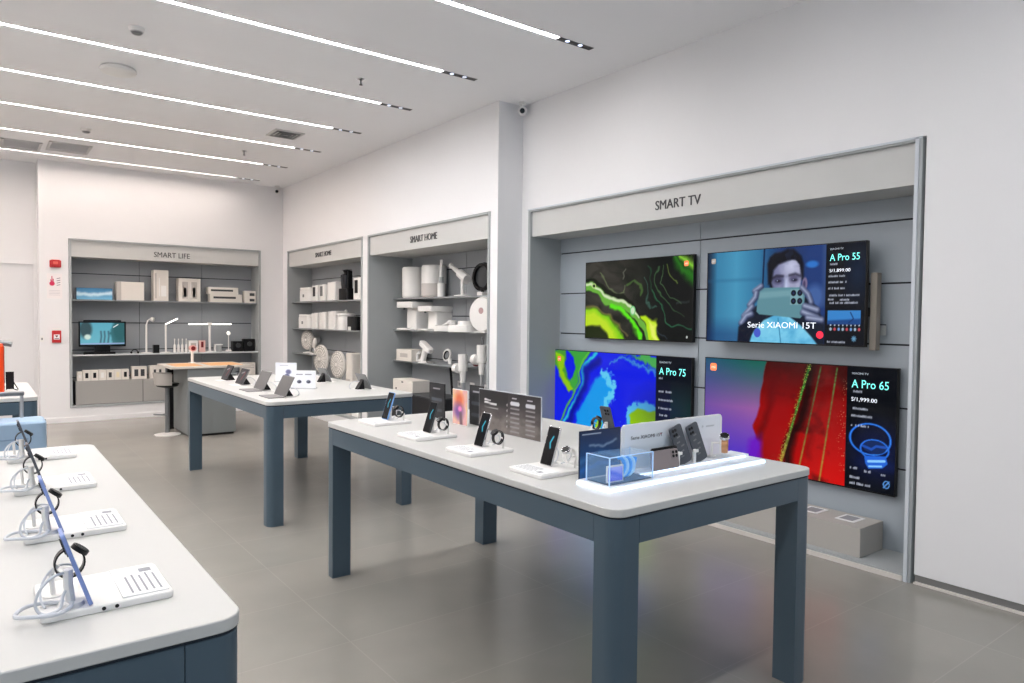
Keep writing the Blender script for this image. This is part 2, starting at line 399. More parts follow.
def camera_fit(x, y, dx, dy, label):
    t = thing('security_camera', label, 'camera', (x, y, H))
    MB().cyl((0,0,-.02), (0,0,0), .035).cyl((0,0,-.05), (0,0,-.02), .012).build('mount', WHITEP, t)
    b = MB(); b.ball((0,0,-.085), .045); bd = b.build('housing', WHITEP, t)
    v = Vector((dx, dy, -.25)).normalized(); c = Vector((0,0,-.085))
    MB().cyl(c+v*.036, c+v*.049, .026, .024).build('lens', BLACKG, t)
camera_fit(4.28, 5.52, -.8, -1, 'white dome security camera at the corner above the television display')
camera_fit(3.93, 11.55, -.5, -1, 'white security camera high in the far back corner')
# ------------------------------------------------------------------ wall fittings on the back wall
t = thing('fire_alarm_sounder', 'red fire alarm sounder above the notice on the back wall', 'fire alarm', (.888, YB, 2.22))
MB().rbox(0, 0, .135, .10, -.02, 0, .01).build('back_box', RED, t).matrix_local = Matrix.Rotation(R(90), 4, 'X') @ Matrix.Translation((0,0,.02))
b = MB(); b.box((-.05,-.05,-.045), (.05,-.02,.055)); b.build('sounder', RED, t, bevel=.006)
MB().box((-.03,-.06,-.01), (.03,-.05,.03)).build('strobe', mat('clear_red_lens', (230,110,100), .2), t, bevel=.004)
t = thing('notice_poster', 'white notice with pink hand symbol under the red sounder', 'poster', (.877, YB, 1.737))
p = Pic(.178, .346, 48).fill((238,232,232))
p.ell(.34,.40,.09,.09,(205,30,80)).line([(.33,.12),(.34,.34)],.035,(205,60,100)).line([(.25,.25),(.3,.4)],.03,(205,30,80)).line([(.42,.22),(.4,.4)],.03,(205,30,80))
for k in range(4): p.line([(.66,.2+.09*k),(.86,.17+.09*k)],.022,(110,90,105))
for k in range(4): p.line([(.15,.68+.06*k),(.85,.68+.06*k)],.012,(190,185,190))
MB().box((-.09,-.004,0), (.09,0,.35)).build('board', PAPER, t)
p.mesh('printed_face', (-.089,-.0045,.002), BW_R, BW_U, t, emit=0)
t = thing('fire_call_point', 'red fire alarm call point low on the back wall', 'fire alarm', (.894, YB, 1.21))
MB().box((-.054,-.03,-.085), (.054,0,.085)).build('body', RED, t, bevel=.006)
MB().box((-.035,-.036,-.04), (.035,-.03,.03)).build('push_plate', PAPER, t)
b = MB(); b.add([(-.02,-.0375,.018),(.02,-.0375,.018),(0,-.0375,-.012)], [(0,2,1)]); b.box((-.025,-.0375,-.03),(.025,-.036,-.022)); b.build('arrow', DRED, t, smooth=False)
t = thing('wall_switch', 'tiny white switch plate near the corner by the white door', 'switch', (.725, YB, 1.18))
MB().box((-.02,-.008,-.045), (.02,0,.045)).build('plate', WHITEP, t, bevel=.002); MB().box((-.008,-.012,-.015), (.008,-.008,.015)).build('rocker', MGREY, t)

# ------------------------------------------------------------------ built-in display units
def niche(name, label, L, depth, z0, z1, zh, grooves, vj, shelves, letters, lx0, lx1, lz0, lz1, framew=.03, side=GREY, floor_z=None):
    """local frame: x runs along the wall (left to right seen from the shop), y into the wall, origin at left front floor"""
    t = thing(name, label, 'display unit')
    f = framew
    for xa, xb in ((0, f), (L-f, L)): MB().box((xa,-.012,z0), (xb,depth,z1)).build('side_panel', side, t, smooth=False)
    b = MB(); b.box((f,-.012,z1-.022), (L-f,depth,z1)); b.build('top_trim', side, t, smooth=False)
    if z0 > .05 or floor_z:
        MB().box((f,-.012,z0), (L-f,depth,floor_z or z0+f)).build('base_panel', side, t, smooth=False)
    hd = MB().box((f,.012,zh), (L-f,depth,z1-.022)).build('header', HEAD, t, smooth=False)
    text('lettering', letters, (lx0,.012,lz0), BW_R, BW_U, lx1-lx0, lz1-lz0, LETTER, hd, ext=.006)
    b = MB(); b.box((f,depth-.01,z0+f), (L-f,depth,zh)); b.build('backing', GROOVE, t, smooth=False)
    b = MB(); zs = [z0+f]+grooves+[zh]; xs = [f]+vj+[L-f]; g = .006
    for za, zb in zip(zs[:-1], zs[1:]):
        for xa, xb in zip(xs[:-1], xs[1:]): b.box((xa+(g/2 if xa > f else 0), depth-.025, za+g), (xb-(g/2 if xb < L-f else 0), depth-.01, zb-(g if zb < zh else 0)))
    b.build('back_panel', GREYD if letters == 'SMART TV' else GREYN, t, smooth=False)
    for (x0, x1, yf, z) in shelves:
        MB().box((x0, yf, z-.018), (x1, depth-.025, z)).build('shelf', SHELF, t, smooth=False)
    return t
# television unit: along -Y on the right wall, from Y=5.50 to Y=1.86
tvu = niche('television_display_unit', 'large grey recessed wall unit lettered SMART TV', 3.65, .41, 0, 2.60, 2.335, [.58,.975,1.385,1.785,2.19], [1.78], [], 'SMART TV',
            1.622, 2.068, 2.412, 2.486, framew=.035, side=GREY, floor_z=.04)
tvu.location = (XT, 5.505, 0); tvu.rotation_euler = (0,0,R(-90))
MB().box((3.612,-.02,0), (3.632,-.012,2.60)).build('edge_profile', mat('pale_aluminium_trim', (205,210,216), .35), tvu, smooth=False)
MB().box((0,-.02,2.592), (3.65,-.012,2.604)).build('edge_profile', _M['pale_aluminium_trim'], tvu, smooth=False)
hB = niche('home_display_unit', 'grey recessed shelf unit lettered SMART HOME, nearer one beside the pillar', 2.735, .66, .13, 2.585, 2.325, [.55,1.0,1.55,2.13], [1.35],
           [(.03,2.705,.35,1.78), (.03,2.705,.35,1.37), (.03,1.75,.35,.965)], 'SMART HOME', 1.095, 1.70, 2.402, 2.478)
hB.location = (XH, 8.478, 0); hB.rotation_euler = (0,0,R(-90))
hA = niche('home_display_unit', 'grey recessed shelf unit lettered SMART HOME, farther one next to the back corner', 2.805, .42, .13, 2.585, 2.325, [.55,1.0,1.55,2.13], [1.4],
           [(.03,2.775,.065,1.765), (.03,2.775,.065,1.34), (.03,.95,.065,.94)], 'SMART HOME', 1.155, 1.745, 2.412, 2.482)
hA.location = (XH, 11.452, 0); hA.rotation_euler = (0,0,R(-90))
lf = niche('life_display_unit', 'wide grey recessed shelf unit lettered SMART LIFE in the back wall', 2.655, .42, .20, 2.585, 2.335, [.60,1.0,1.40,2.12], [.95,1.85],
           [(.03,2.625,.07,1.738)], 'SMART LIFE', 1.085, 1.585, 2.39, 2.468)
lf.location = (1.048, YB, 0)
MB().box((.03,.03,.93), (2.625,.395,.948)).build('counter_shelf', mat('pale_counter', (208,212,214), .3), lf, smooth=False)
cabm = mat('warm_grey_cabinet', (164,162,158), .5)
MB().box((.07,.05,.23), (2.60,.395,.56)).build('cabinet_body', DGREY, lf, smooth=False)
for x0, x1 in ((.072,.925), (.933,1.76), (1.768,2.598)):
    MB().box((x0,.03,.235), (x1,.05,.558)).build('cabinet_door', cabm, lf, bevel=.002)
MB().box((.07,.03,.56), (2.60,.395,.572)).build('cabinet_top', cabm, lf, smooth=False)
# socket plate and step box of the television unit
t = thing('socket_plate', 'grey socket plate right of the upper television', 'socket', (4.733, 2.245, 1.48))
MB().box((-.008,-.04,-.036), (0,.04,.036)).build('plate', GREY, t, bevel=.002)
MB().box((-.012,-.04,.030), (-.008,.04,.037)).build('slot', BLACK, t)
tag(MB().box((4.43,2.19,.04), (4.73,4.35,.228)).build('step_box', mat('warm_grey_plinth', (178,174,168), .5), bevel=.003, loc=(4.58,3.2,.04)), 'long grey plinth box on the floor under the televisions', 'plinth')
for (x, y, l) in ((4.60,2.345,'printed card lying on the right end of the grey plinth'), (4.60,2.60,'smaller printed card lying further left on the grey plinth')):
    t = thing('info_card', l, 'card', (x, y, .228), 0, 'cards on the plinth under the televisions')
    MB().box((-.075,-.065,0), (.075,.065,.004)).build('sheet', PAPER, t)
    MB().box((-.055,-.045,.004), (.055,.045,.005)).build('print', PRINT, t, smooth=False)

# ------------------------------------------------------------------ televisions
def tv_body(t, w_, h_, th=.035, wall=None):
    """local: x right, y into the wall, z up; screen face at y=0"""
    MB().box((0,.002,0), (w_,th,h_)).build('casing', BLACK, t, bevel=.003)
    b = MB(); e = .006
    b.box((0,-.001,0),(w_,.002,e*1.5)); b.box((0,-.001,h_-e),(w_,.002,h_)); b.box((0,-.001,e*1.5),(e,.002,h_-e)); b.box((w_-e,-.001,e*1.5),(w_,.002,h_-e))
    b.build('bezel', BLACK, t, smooth=False)
    MB().box((w_*.3,th,h_*.25), (w_*.7,wall,h_*.7)).build('wall_mount', DGREY, t)
def badge(t, x, z, s=.045, c=LOGO):
    o = MB().prism(rrect(0,0,s,s,s*.25), 0, .001).build('logo_badge', c, t, smooth=False)
    o.matrix_local = Matrix.Translation((x,-.0005,z)) @ Matrix.Rotation(R(90),4,'X')
    text('logo_letters', 'mi', (x-s*.3,-.0015,z-s*.2), BW_R, BW_U, s*.6, s*.42, LOGOW if c is LOGO else TXTG, t, ext=.0006)
def infopanel(t, x0, x1, h_, title, price):
    """legible writing on the right hand side of a screen"""
    wd = x1-x0; o = -.0008
    text('screen_text', 'XIAOMI TV', (x0+wd*.09, o, h_*.932), BW_R, BW_U, wd*.34, h_*.017, TXTG, t, ext=.0005)
    text('screen_title', title, (x0+wd*.09, o, h_*.825), BW_R, BW_U, wd*.74, h_*.066, TXTC, t, ext=.0005)
    if price: text('screen_price', price, (x0+wd*.09, o, h_*.712), BW_R, BW_U, wd*.52, h_*.036, TXTW, t, ext=.0005)
def smalltype(p, u0, u1, v, h=.016, c=(200,205,220)):
    """a line of type too small to read"""
    n = max(4, int((u1-u0)/.007)); rs = np.random.RandomState(int(v*997)+int(u0*31))
    for k in range(n):
        if rs.rand() < .14: continue
        x = u0+(u1-u0)*k/n; hh = h*(.6+.5*rs.rand()); p.poly([(x,v-hh),(x+.0055,v-hh),(x+.0055,v+h*.4),(x,v+h*.4)], c, .004, k=.85)
def tv(label, X, Y0, Y1, Z0, Z1, wall):
    t = thing('television', label, 'television', (X, Y0, Z0), R(-90), 'wall televisions')
    tv_body(t, Y0-Y1, Z1-Z0, wall=wall); return t, Y0-Y1, Z1-Z0
SCR = lambda p, t, e=1.0: p.mesh('screen', (.006,0,.009), BW_R, BW_U, t, emit=1)

# green marble screen
t, w_, h_ = tv('television showing green and black marbled swirls, upper left', 4.70, 5.035, 3.742, 1.345, 2.074, .034)
p = Pic(w_-.012, h_-.015, 340, .85); p.fill((22,24,20)); U, V = p.warp(.16, 3.2, 3)
n1 = fbm(p.U*5+fbm(p.U*3,p.V*3,5)*3, p.V*4, 11); p.mix(np.clip((n1-.40)*3,0,1)*np.clip((.62-p.U)*3,0,1), (58,56,50)); p.mix(np.clip((p.U-.5)*4,0,1)*.8, (6,10,12))
for pts, wd_, c, k_ in (([(.13,.18),(.17,.28),(.22,.38),(.28,.43),(.33,.42),(.34,.34)],.014,(110,125,85),.8), ([(.32,.10),(.29,.16),(.30,.25)],.016,(120,125,110),.7), ([(.36,.33),(.43,.27),(.50,.33),(.53,.42)],.03,(80,130,50),.6), ([(.55,.25),(.58,.36),(.59,.50),(.62,.60)],.016,(60,110,95),.7),
        ([(.66,.10),(.66,.30),(.72,.48),(.82,.62),(.95,.70)],.018,(70,120,70),.7), ([(.70,.08),(.72,.30),(.80,.46),(.92,.56)],.012,(100,150,90),.7), ([(.75,.06),(.80,.20),(.85,.27)],.016,(130,160,60),.7), ([(.64,.40),(.66,.60),(.72,.72),(.82,.82),(1.0,.84)],.014,(60,170,110),.7), ([(.60,.08),(.62,.3),(.64,.5),(.70,.66)],.02,(30,80,50),.7),
        ([(.88,.56),(1.0,.50)],.03,(70,84,84),.5), ([(.64,.80),(.72,.88),(.80,.95)],.014,(70,90,110),.5)):
    p.line(pts, wd_, c, .014, U, V, k_)
gr = [(-.05,.62),(.08,.62),(.2,.70),(.32,.85),(.40,1.05),(-.05,1.05)]
p.poly(gr, (120,200,15), .05, U, V); p.poly([(-.05,.66),(.06,.66),(.2,.78),(.3,.9),(.33,1.05),(-.05,1.05)], (205,225,40), .09, U, V, .8)
p.poly([(-.05,.88),(.1,.84),(.2,.93),(.25,1.06),(-.05,1.06)], (30,40,10), .04, U, V)
p.line([(-.02,.30),(.08,.33),(.18,.47),(.3,.52),(.42,.60),(.5,.72),(.56,.86),(.6,1.05)], .17, (14,20,10), .02, U, V)
p.line([(-.02,.33),(.07,.34),(.16,.48),(.28,.56),(.40,.60),(.5,.73),(.56,.9),(.59,1.05)], .115, (104,170,60), .03, U, V)
p.line([(-.02,.30),(.07,.31),(.16,.44),(.28,.51),(.40,.56),(.5,.68)], .035, (205,222,180), .02, U, V)
p.line([(.20,.56),(.3,.64),(.40,.72),(.47,.88),(.5,1.05)], .06, (90,225,20), .03, U, V)
p.poly([(.52,.66),(.58,.66),(.66,.78),(.74,1.02),(.60,1.02),(.57,.8)], (185,225,25), .03, U, V)
p.poly([(.60,.74),(.66,.80),(.71,1.0),(.66,1.0),(.62,.86)], (235,240,120), .04, U, V, .8)
p.line([(.84,-.02),(.90,.14),(1.02,.28)], .10, (40,130,25), .08, U, V, .8); p.line([(.90,-.02),(.95,.10),(1.02,.18)], .05, (150,225,60), .05, U, V, .9)
p.line([(.0,.60),(.08,.60),(.2,.68),(.30,.80),(.42,.98)], .02, (170,150,80), .03, U, V, .6)
p.ell(.44,.64,.045,.06,(120,200,130)).ell(.44,.64,.03,.042,(200,225,190)).ell(.075,.31,.035,.035,(170,200,120)).ell(.075,.31,.02,.02,(20,40,20))
p.mix(np.clip((p.V-.35)*2,0,1)*np.clip((p.U-.7)*4,0,1)*np.clip((.95-p.V)*4,0,1)*.8, (16,18,18))
p.ell(.95,.95,.014,.014,(200,205,200)); SCR(p, t); badge(t, w_*un(.93,.85), h_*.90)

# blue coast screen
t, w_, h_ = tv('television showing a blue and green aerial coast, lower left, captioned A Pro 75', 4.70, 5.502, 3.742, .30, 1.222, .034)
p = Pic(w_-.012, h_-.015, 360, .806); p.fill((16,30,226)); U, V = p.warp(.05, 6, 8); hh = .62    # picture is 16:9, the lower third is behind the table
S = .80
sy = lambda L: [(x*.74, y*S) for x, y in L]
p.poly(sy([(.0,.0),(.1,0),(.12,.12),(.08,.2),(.14,.38),(.2,.55),(.14,.5),(.07,.34),(.02,.2)]), (70,150,50), .02, U, V)
p.poly(sy([(.12,.0),(.36,.0),(.3,.18),(.24,.34),(.2,.55),(.14,.45),(.22,.26),(.2,.1)]), (60,160,60), .02, U, V)
p.poly(sy([(.02,.02),(.1,.1),(.08,.3),(.19,.52),(.15,.56),(.06,.36),(.04,.18)]), (150,200,10), .02, U, V, .9)
p.line(sy([(.42,.0),(.32,.18),(.29,.34),(.25,.55),(.18,.75),(.1,1.0)]), .035, (40,190,215), .02, U, V)
p.line(sy([(.34,.0),(.27,.25),(.22,.5),(.12,.8),(.04,1.1)]), .02, (95,190,60), .02, U, V)
p.line(sy([(.44,.1),(.34,.22),(.30,.45),(.22,.75),(.12,1.1)]), .07, (8,20,150), .05, U, V)
p.poly(sy([(.5,.24),(.56,.28),(.58,.42),(.56,.6),(.5,.8),(.54,1.0),(.52,1.25),(.2,1.25),(.24,.85),(.32,.6),(.38,.4),(.44,.28)]), (16,150,232), .03, U, V)
U2, V2 = p.warp(.10, 16, 15)
p.line(sy([(.5,.24),(.55,.3),(.57,.42),(.55,.55),(.52,.75),(.53,.95),(.56,1.1)]), .09, (95,200,240), .03, U2, V2)
p.poly(sy([(.72,.74),(.8,.60),(.9,.56),(1.02,.58),(1.02,1.25),(.5,1.25),(.6,1.08),(.7,.98)]), (85,185,235), .03, U2, V2)
p.poly(sy([(.76,.76),(.84,.66),(1.02,.66),(1.02,1.25),(.6,1.25),(.7,1.1),(.76,.98)]), (140,190,10), .02, U, V)
p.poly(sy([(.72,.0),(1.02,.0),(1.02,.2),(.94,.15),(.84,.05)]), (70,165,80), .03, U2, V2)
p.line(sy([(.55,.12),(.7,.04),(.9,.16),(1.0,.22)]), .02, (80,190,200), .03, U2, V2, .8)
p.poly(sy([(.44,.86),(.49,.9),(.47,1.1),(.42,1.0)]), (150,200,20), .02, U, V)
p.mix((p.U > .742).astype(float), (8,13,24)); p.mix(((p.U > .85) & (p.V > .2) & (p.V < .66))*.7*np.clip((p.V-.2)*4,0,1), (20,58,24))
p.mix(np.clip(1-np.hypot((p.U-.86)*3,(p.V-.5)*3),0,1)*.5, (16,30,90))
for v_, b_ in ((.21,.80),(.335,.86),(.415,.87),(.495,.86),(.56,.83)): smalltype(p, .765, b_, v_, .013)
SCR(p, t)
infopanel(t, w_*un(.742,.806), w_, h_, 'A Pro 75', '')
badge(t, w_*.055, h_*.90, .05)

# red screen
t, w_, h_ = tv('television showing red fabric on a violet glow, lower right, captioned A Pro 65', 4.70, 3.612, 2.108, .405, 1.235, .034)
p = Pic(w_-.012, h_-.015, 340, .79)
top = np.array((20,95,82.)); pk = np.array((150,92,160.)); bt = np.array((70,40,205.))
v3 = p.V[..., None]; g = np.where(v3 < .45, top*(1-v3/.45)+pk*(v3/.45), pk*(1-(v3-.45)/.55)+bt*((v3-.45)/.55)); p.I = g
p.mix(np.clip(1-p.U*4,0,1)*.4, (60,60,160))
U, V = p.warp(.05, 4, 41)
red = [(.33,-.05),(1.0,-.05),(1.0,1.1),(.26,1.1),(.29,.8),(.25,.6),(.27,.45),(.31,.15)]
p.poly(red, (150,8,8), .02, U, V)
rm = p.inside(red, U, V)
p.mix(rm*np.clip((p.V-.45)*1.4,0,1)*np.clip((p.U-.3)*3,0,1), (224,14,10))
p.mix(rm*np.clip(.42-p.V,0,1)*2.4*np.clip((fbm(p.U*6,p.V*4,51)-.2)*2.2,0,1), (60,8,6))
p.mix(rm*np.clip((fbm(p.U*10,p.V*7,61)-.58)*5,0,1)*.6, (60,4,6))
p.poly([(.24,.74),(.30,.66),(.31,.9),(.28,1.1),(.22,1.1)], (105,20,190), .06, U, V, .9)
p.line([(.56,.0),(.52,.35),(.47,.6),(.44,.85),(.43,1.05)], .085, (24,3,3), .06, U, V, .9); p.line([(.36,.1),(.33,.4),(.29,.7)], .05, (90,4,6), .06, U, V, .7); p.line([(.66,.1),(.58,.4),(.55,.8)], .05, (110,4,6), .06, U, V, .6); p.poly([(.62,-.05),(1,-.05),(1,.16),(.72,.22)], (48,8,6), .1, U, V, .8)
for k, (x0, x1, wd_, c) in enumerate(((.54,.375,.020,(50,170,60)), (.60,.48,.011,(60,140,75)), (.685,.60,.011,(80,170,85)))):
    pts = [(x0+(x1-x0)*i/5, .02+i*.21) for i in range(6)]
    jit = .45+.55*vnoise(p.U*90, p.V*70, 5+k); p.mix(np.clip((wd_/2-p.seg(pts))/.012+.5,0,1)*jit, c)
    gold = np.clip((p.V-.5)*3,0,1)*np.clip((wd_*.6-p.seg(pts))/.008+.5,0,1)*jit; p.mix(gold, (190,135,50))
sp = (_rng.rand(*p.U.shape) > .90)
p.mix(sp*np.clip((.03-p.seg([(.54,.02),(.455,.5),(.378,1.0)]))/.015,0,1)*.8, (205,215,90))
p.mix((_rng.rand(*p.U.shape) > .965)*np.clip((.075-p.seg([(.74,.15),(.72,.5),(.73,.85)],U,V))/.05,0,1)*.7, (225,170,130))
p.mix((_rng.rand(*p.U.shape) > .97)*np.clip((.09-p.seg([(.8,.1),(.84,.4)],U,V))/.05,0,1)*.7, (180,190,60))
p.mix((p.U > .738).astype(float), (5,8,16))
pn = (p.U > .738)
p.mix(pn*np.clip(1-np.hypot((p.U-.9)*5,(p.V-.68)*3),0,1)*.7, (12,30,100)); p.mix(pn*np.clip((p.V-.72)*8,0,1)*np.clip((.84-p.V)*12,0,1)*np.clip((p.U-.74)*8,0,1)*.7, (14,40,130))
cy_ = (60,150,235)
def ring(cx, cy, rx, ry, wd_, c):
    d = np.hypot((p.U-cx)*p.a/rx, (p.V-cy)/ry); p.mix(np.clip((wd_-abs(d-1))/.03,0,1), c)
ring(.868,.58,.195,.125,.07,(30,95,215)); ring(.868,.58,.195,.125,.03,cy_)
ring(.892,.66,.135,.08,.08,(40,110,220)); p.ell(.892,.64,.11,.055,(18,40,90)); p.line([(.83,.64),(.875,.66),(.9,.63),(.95,.63)],.02,(30,80,180))
p.poly([(.838,.72),(.952,.70),(.962,.76),(.935,.80),(.862,.82),(.845,.78)],(34,100,215)); p.line([(.86,.76),(.945,.74)],.02,(140,205,255)); p.line([(.865,.80),(.93,.785)],.014,(140,205,255))
ring(.958,.925,.028,.028,.16,(90,150,220)); p.line([(.944,.95),(.972,.90)],.012,(90,150,220))
for u_, b_, v_ in ((.765,.82,.205),(.765,.86,.345),(.765,.875,.405),(.765,.86,.485),(.765,.805,.838),(.84,.875,.85),(.92,.955,.855),(.765,.825,.915),(.765,.875,.965)): smalltype(p, u_, b_, v_, .014)
SCR(p, t)
infopanel(t, w_*un(.738,.79), w_, h_, 'A Pro 65', 'S/1,999.00')
badge(t, w_*.055, h_*.91, .06)

# man with a phone screen
t, w_, h_ = tv('television showing a man photographing with a phone, upper right, captioned A Pro 55', 4.60, 3.532, 2.278, 1.366, 2.060, .134)
p = Pic(w_-.012, h_-.015, 360, .82)
p.grad((40,110,150), (28,80,130), 'u'); p.mix(np.clip(1-abs(p.U-.18)*5,0,1)*.7, (82,165,200)); p.mix(np.clip((p.U-.33)*8,0,1), (24,50,100))
p.mix(np.clip(.06-p.U,0,1)*18, (14,34,58)); p.mix(np.clip(1-abs(p.V-.32)*30,0,1)*(p.U < .34)*.35, (30,90,130)); p.line([(.355,0),(.345,.6)],.02,(16,36,72)); p.mix((p.V > .72)*(p.U < .3)*.5*np.clip((p.V-.72)*5,0,1), (16,46,100))
p.ell(.66,.19,.07,.035,(50,140,225),.6); p.ell(.68,.52,.1,.12,(110,140,190),.7,k=.7); p.mix(np.clip((p.U-.56)*12,0,1)*(p.V < .7)*.35, (24,60,140)); p.line([(.74,.0),(.74,.6)],.05,(60,84,130),.05,k=.6)
# shoulders and coat
p.poly([(.20,1.02),(.21,.80),(.26,.66),(.36,.56),(.62,.52),(.70,.62),(.745,.8),(.745,1.02)], (14,24,42), .02)
p.poly([(.25,1.02),(.30,.88),(.36,.76),(.44,.70),(.52,.72),(.60,.82),(.66,.92),(.71,1.02)], (120,200,232), .02)
sf = fbm(p.U*9+p.V*3, p.V*5-p.U*4, 71); sm_ = p.inside([(.25,1.02),(.30,.88),(.36,.76),(.44,.70),(.52,.72),(.60,.82),(.66,.92),(.71,1.02)]); p.mix(sm_*np.clip((sf-.5)*5,0,1)*.6, (60,150,200)); p.mix(sm_*np.clip((.42-sf)*6,0,1)*.6, (190,235,250)); p.line([(.45,.74),(.47,1.0)],.012,(50,130,175)); p.ell(.32,.90,.04,.05,(70,90,200))
# head
p.poly([(.375,.16),(.39,.09),(.42,.05),(.46,.045),(.50,.015),(.54,.02),(.565,.06),(.59,.10),(.605,.18),(.607,.34),(.40,.44),(.383,.34)], (9,13,26), .03)
p.ell(.615,.385,.030,.065,(120,106,138),.35); p.ell(.612,.39,.014,.036,(70,62,96),.5)
face = [(.408,.22),(.44,.17),(.50,.13),(.55,.13),(.578,.19),(.592,.32),(.585,.44),(.55,.56),(.47,.56),(.425,.48),(.405,.36)]
p.poly(face, (150,152,184), .03); fm = p.inside(face)
p.mix(fm*np.clip((.50-p.U)*9,0,1)*.75, (78,82,122)); p.mix(fm*np.clip(1-np.hypot((p.U-.53)*11,(p.V-.20)*8),0,1)*.9, (196,200,226)); p.mix(fm*np.clip(1-np.hypot((p.U-.565)*13,(p.V-.42)*8),0,1)*.6, (176,178,206))
p.ell(.445,.335,.055,.045,(62,60,92),.9,k=.85); p.ell(.545,.33,.055,.042,(70,66,98),.9,k=.8)
p.line([(.412,.315),(.435,.292),(.475,.298)],.020,(22,20,36),.03,k=.85); p.line([(.517,.292),(.555,.280),(.584,.303)],.020,(22,20,36),.03,k=.85)
p.ell(.447,.348,.030,.013,(30,30,50),1); p.ell(.549,.343,.030,.013,(30,30,50),1); p.ell(.440,.344,.006,.006,(150,160,190),1); p.ell(.541,.339,.006,.006,(150,160,190),1)
p.poly([(.487,.33),(.503,.33),(.515,.46),(.475,.46)], (188,196,226), .05); p.line([(.478,.34),(.474,.46)],.02,(80,84,122),.05,k=.7)
hn = vnoise(p.U*60, p.V*26, 3)
p.poly([(.383,.38),(.388,.16),(.42,.09),(.47,.07),(.54,.06),(.575,.14),(.53,.125),(.485,.15),(.445,.17),(.415,.23),(.405,.34)], (8,11,22), .035)
p.mix((hn > .62)*np.clip(1-np.hypot((p.U-.49)*8,(p.V-.08)*13),0,1)*.5, (34,44,78))
p.mix(fm*(vnoise(p.U*40,p.V*30,9)-.5)*.35, (60,70,110))
# phone and hands
p.poly([(.32,.44),(.345,.415),(.60,.42),(.618,.45),(.612,.70),(.59,.74),(.33,.70),(.312,.67)], (92,138,150), .012); p.poly([(.325,.46),(.60,.44),(.6,.5),(.322,.53)], (124,166,176), .03,k=.6)
p.poly([(.525,.44),(.605,.44),(.602,.60),(.523,.60)], (120,160,170), .01)
for x in (.545,.585):
    for y in (.478,.562): p.ell(x,y,.030,.032,(8,14,26),.15); p.ell(x,y,.013,.014,(34,44,80),.4)
sk = (150,160,190)
for pts, wd_ in (([(.30,.45),(.34,.40)],.06), ([(.27,.60),(.305,.52),(.31,.47)],.065), ([(.235,.72),(.285,.62)],.065), ([(.22,.80),(.25,.72),(.28,.70)],.07), ([(.60,.43),(.64,.50),(.66,.58)],.06), ([(.62,.62),(.70,.66)],.075), ([(.61,.68),(.70,.74)],.075), ([(.64,.74),(.73,.76)],.07)):
    p.line(pts, wd_, (44,52,84), .025); p.line([(x-.004,y-.010) for x,y in pts], wd_*.55, sk, .035)
p.poly([(.195,1.02),(.20,.84),(.25,.78),(.30,.82),(.27,1.02)], (10,20,40), .02)
p.mix((p.U > .745).astype(float), (4,8,18)); p.mix((p.U > .86)*np.clip(1-np.hypot((p.U-.95)*7,(p.V-.3)*2.6),0,1)*.5, (20,50,90))
# little inset picture
p.poly([(.765,.66),(.975,.66),(.975,.79),(.765,.79)], (52,128,198), .005); p.poly([(.765,.76),(.975,.74),(.975,.80),(.765,.80)], (22,66,130), .02); p.line([(.91,.68),(.93,.74),(.9,.78)],.012,(20,50,100))
for k in range(8): p.ell(.785+k*.026,.845,.014,.016,((170,190,210),(200,80,90),(120,160,220))[k % 3],.3); p.ell(.785+k*.026,.805,.008,.008,(190,205,225),.3)
for a0 in range(0,360,45): p.line([(.935+.004*math.cos(R(a0)),.935+.008*math.sin(R(a0))),(.935+.014*math.cos(R(a0)),.935+.026*math.sin(R(a0)))],.009,(110,170,210),.008)
for u_, b_, v_ in ((.765,.82,.205),(.765,.87,.325),(.765,.88,.385),(.765,.87,.445),(.765,.965,.515),(.765,.80,.555),(.84,.90,.558),(.775,.955,.59),(.765,.88,.975)): smalltype(p, u_, b_, v_, .014)
SCR(p, t)
infopanel(t, w_*un(.745,.82), w_, h_, 'A Pro 55', 'S/1,899.00')
text('screen_caption', 'Serie XIAOMI 15T', (w_*un(.26,.82),-.0008,h_*.165), BW_R, BW_U, w_*(un(.69,.82)-un(.26,.82)), h_*.062, TXTW, t, ext=.0005)
o = MB().lathe([(.026,0),(.026,.0006)], (w_*un(.715,.82),0,h_*.105), 20, (0,-1,0)).build('red_badge', TXTR, t)
badge(t, w_*.048, h_*.90, .04, mat('pale_badge', (150,140,130), .5, emit=.6))
MB().box((w_+.002,.05,-.02), (w_+.045,.11,h_*.70)).build('swing_arm_bracket', mat('taupe_metal', (150,142,132), .45), t, bevel=.004)
MB().box((w_*.7,.06,.2), (w_+.01,.10,.26)).build('bracket_bar', DGREY, t)

# ------------------------------------------------------------------ display tables
def table(label, x0, x1, y0, y1, apron=.09, seams=True):
    cx, cy, w_, d_ = (x0+x1)/2, (y0+y1)/2, x1-x0, y1-y0
    t = thing('display_table', label, 'table', (cx, cy, 0), 0, 'long display tables')
    MB().rbox(0,0,w_,d_,.882,.910,.055,8).build('tabletop', TOP, t, bevel=.003)
    MB().rbox(0,0,w_-.012,d_-.012,.875,.882,.05,8).build('shadow_gap', GAP, t)
    i = .004; W, D = w_/2-i, d_/2-i; lw, ld = .112, .10; za = .875-apron
    for k, (sx, sy) in enumerate(((1,1),(-1,1),(-1,-1),(1,-1))):
        rs = [0,0,0,0]; rs[k] = .05
        MB().prism(rrect(sx*(W-lw/2), sy*(D-ld/2), lw, ld, rs, 7), 0, .875).build('leg', STEEL, t)
    for sy in (1,-1): MB().box((-W+lw+.002, sy*D, za), (W-lw-.002, sy*(D-.03), .875)).build('apron', STEEL, t)
    for sx in (1,-1): MB().box((sx*W, -D+ld+.002, za), (sx*(W-.03), D-ld-.002, .875)).build('apron', STEEL, t)
    return t
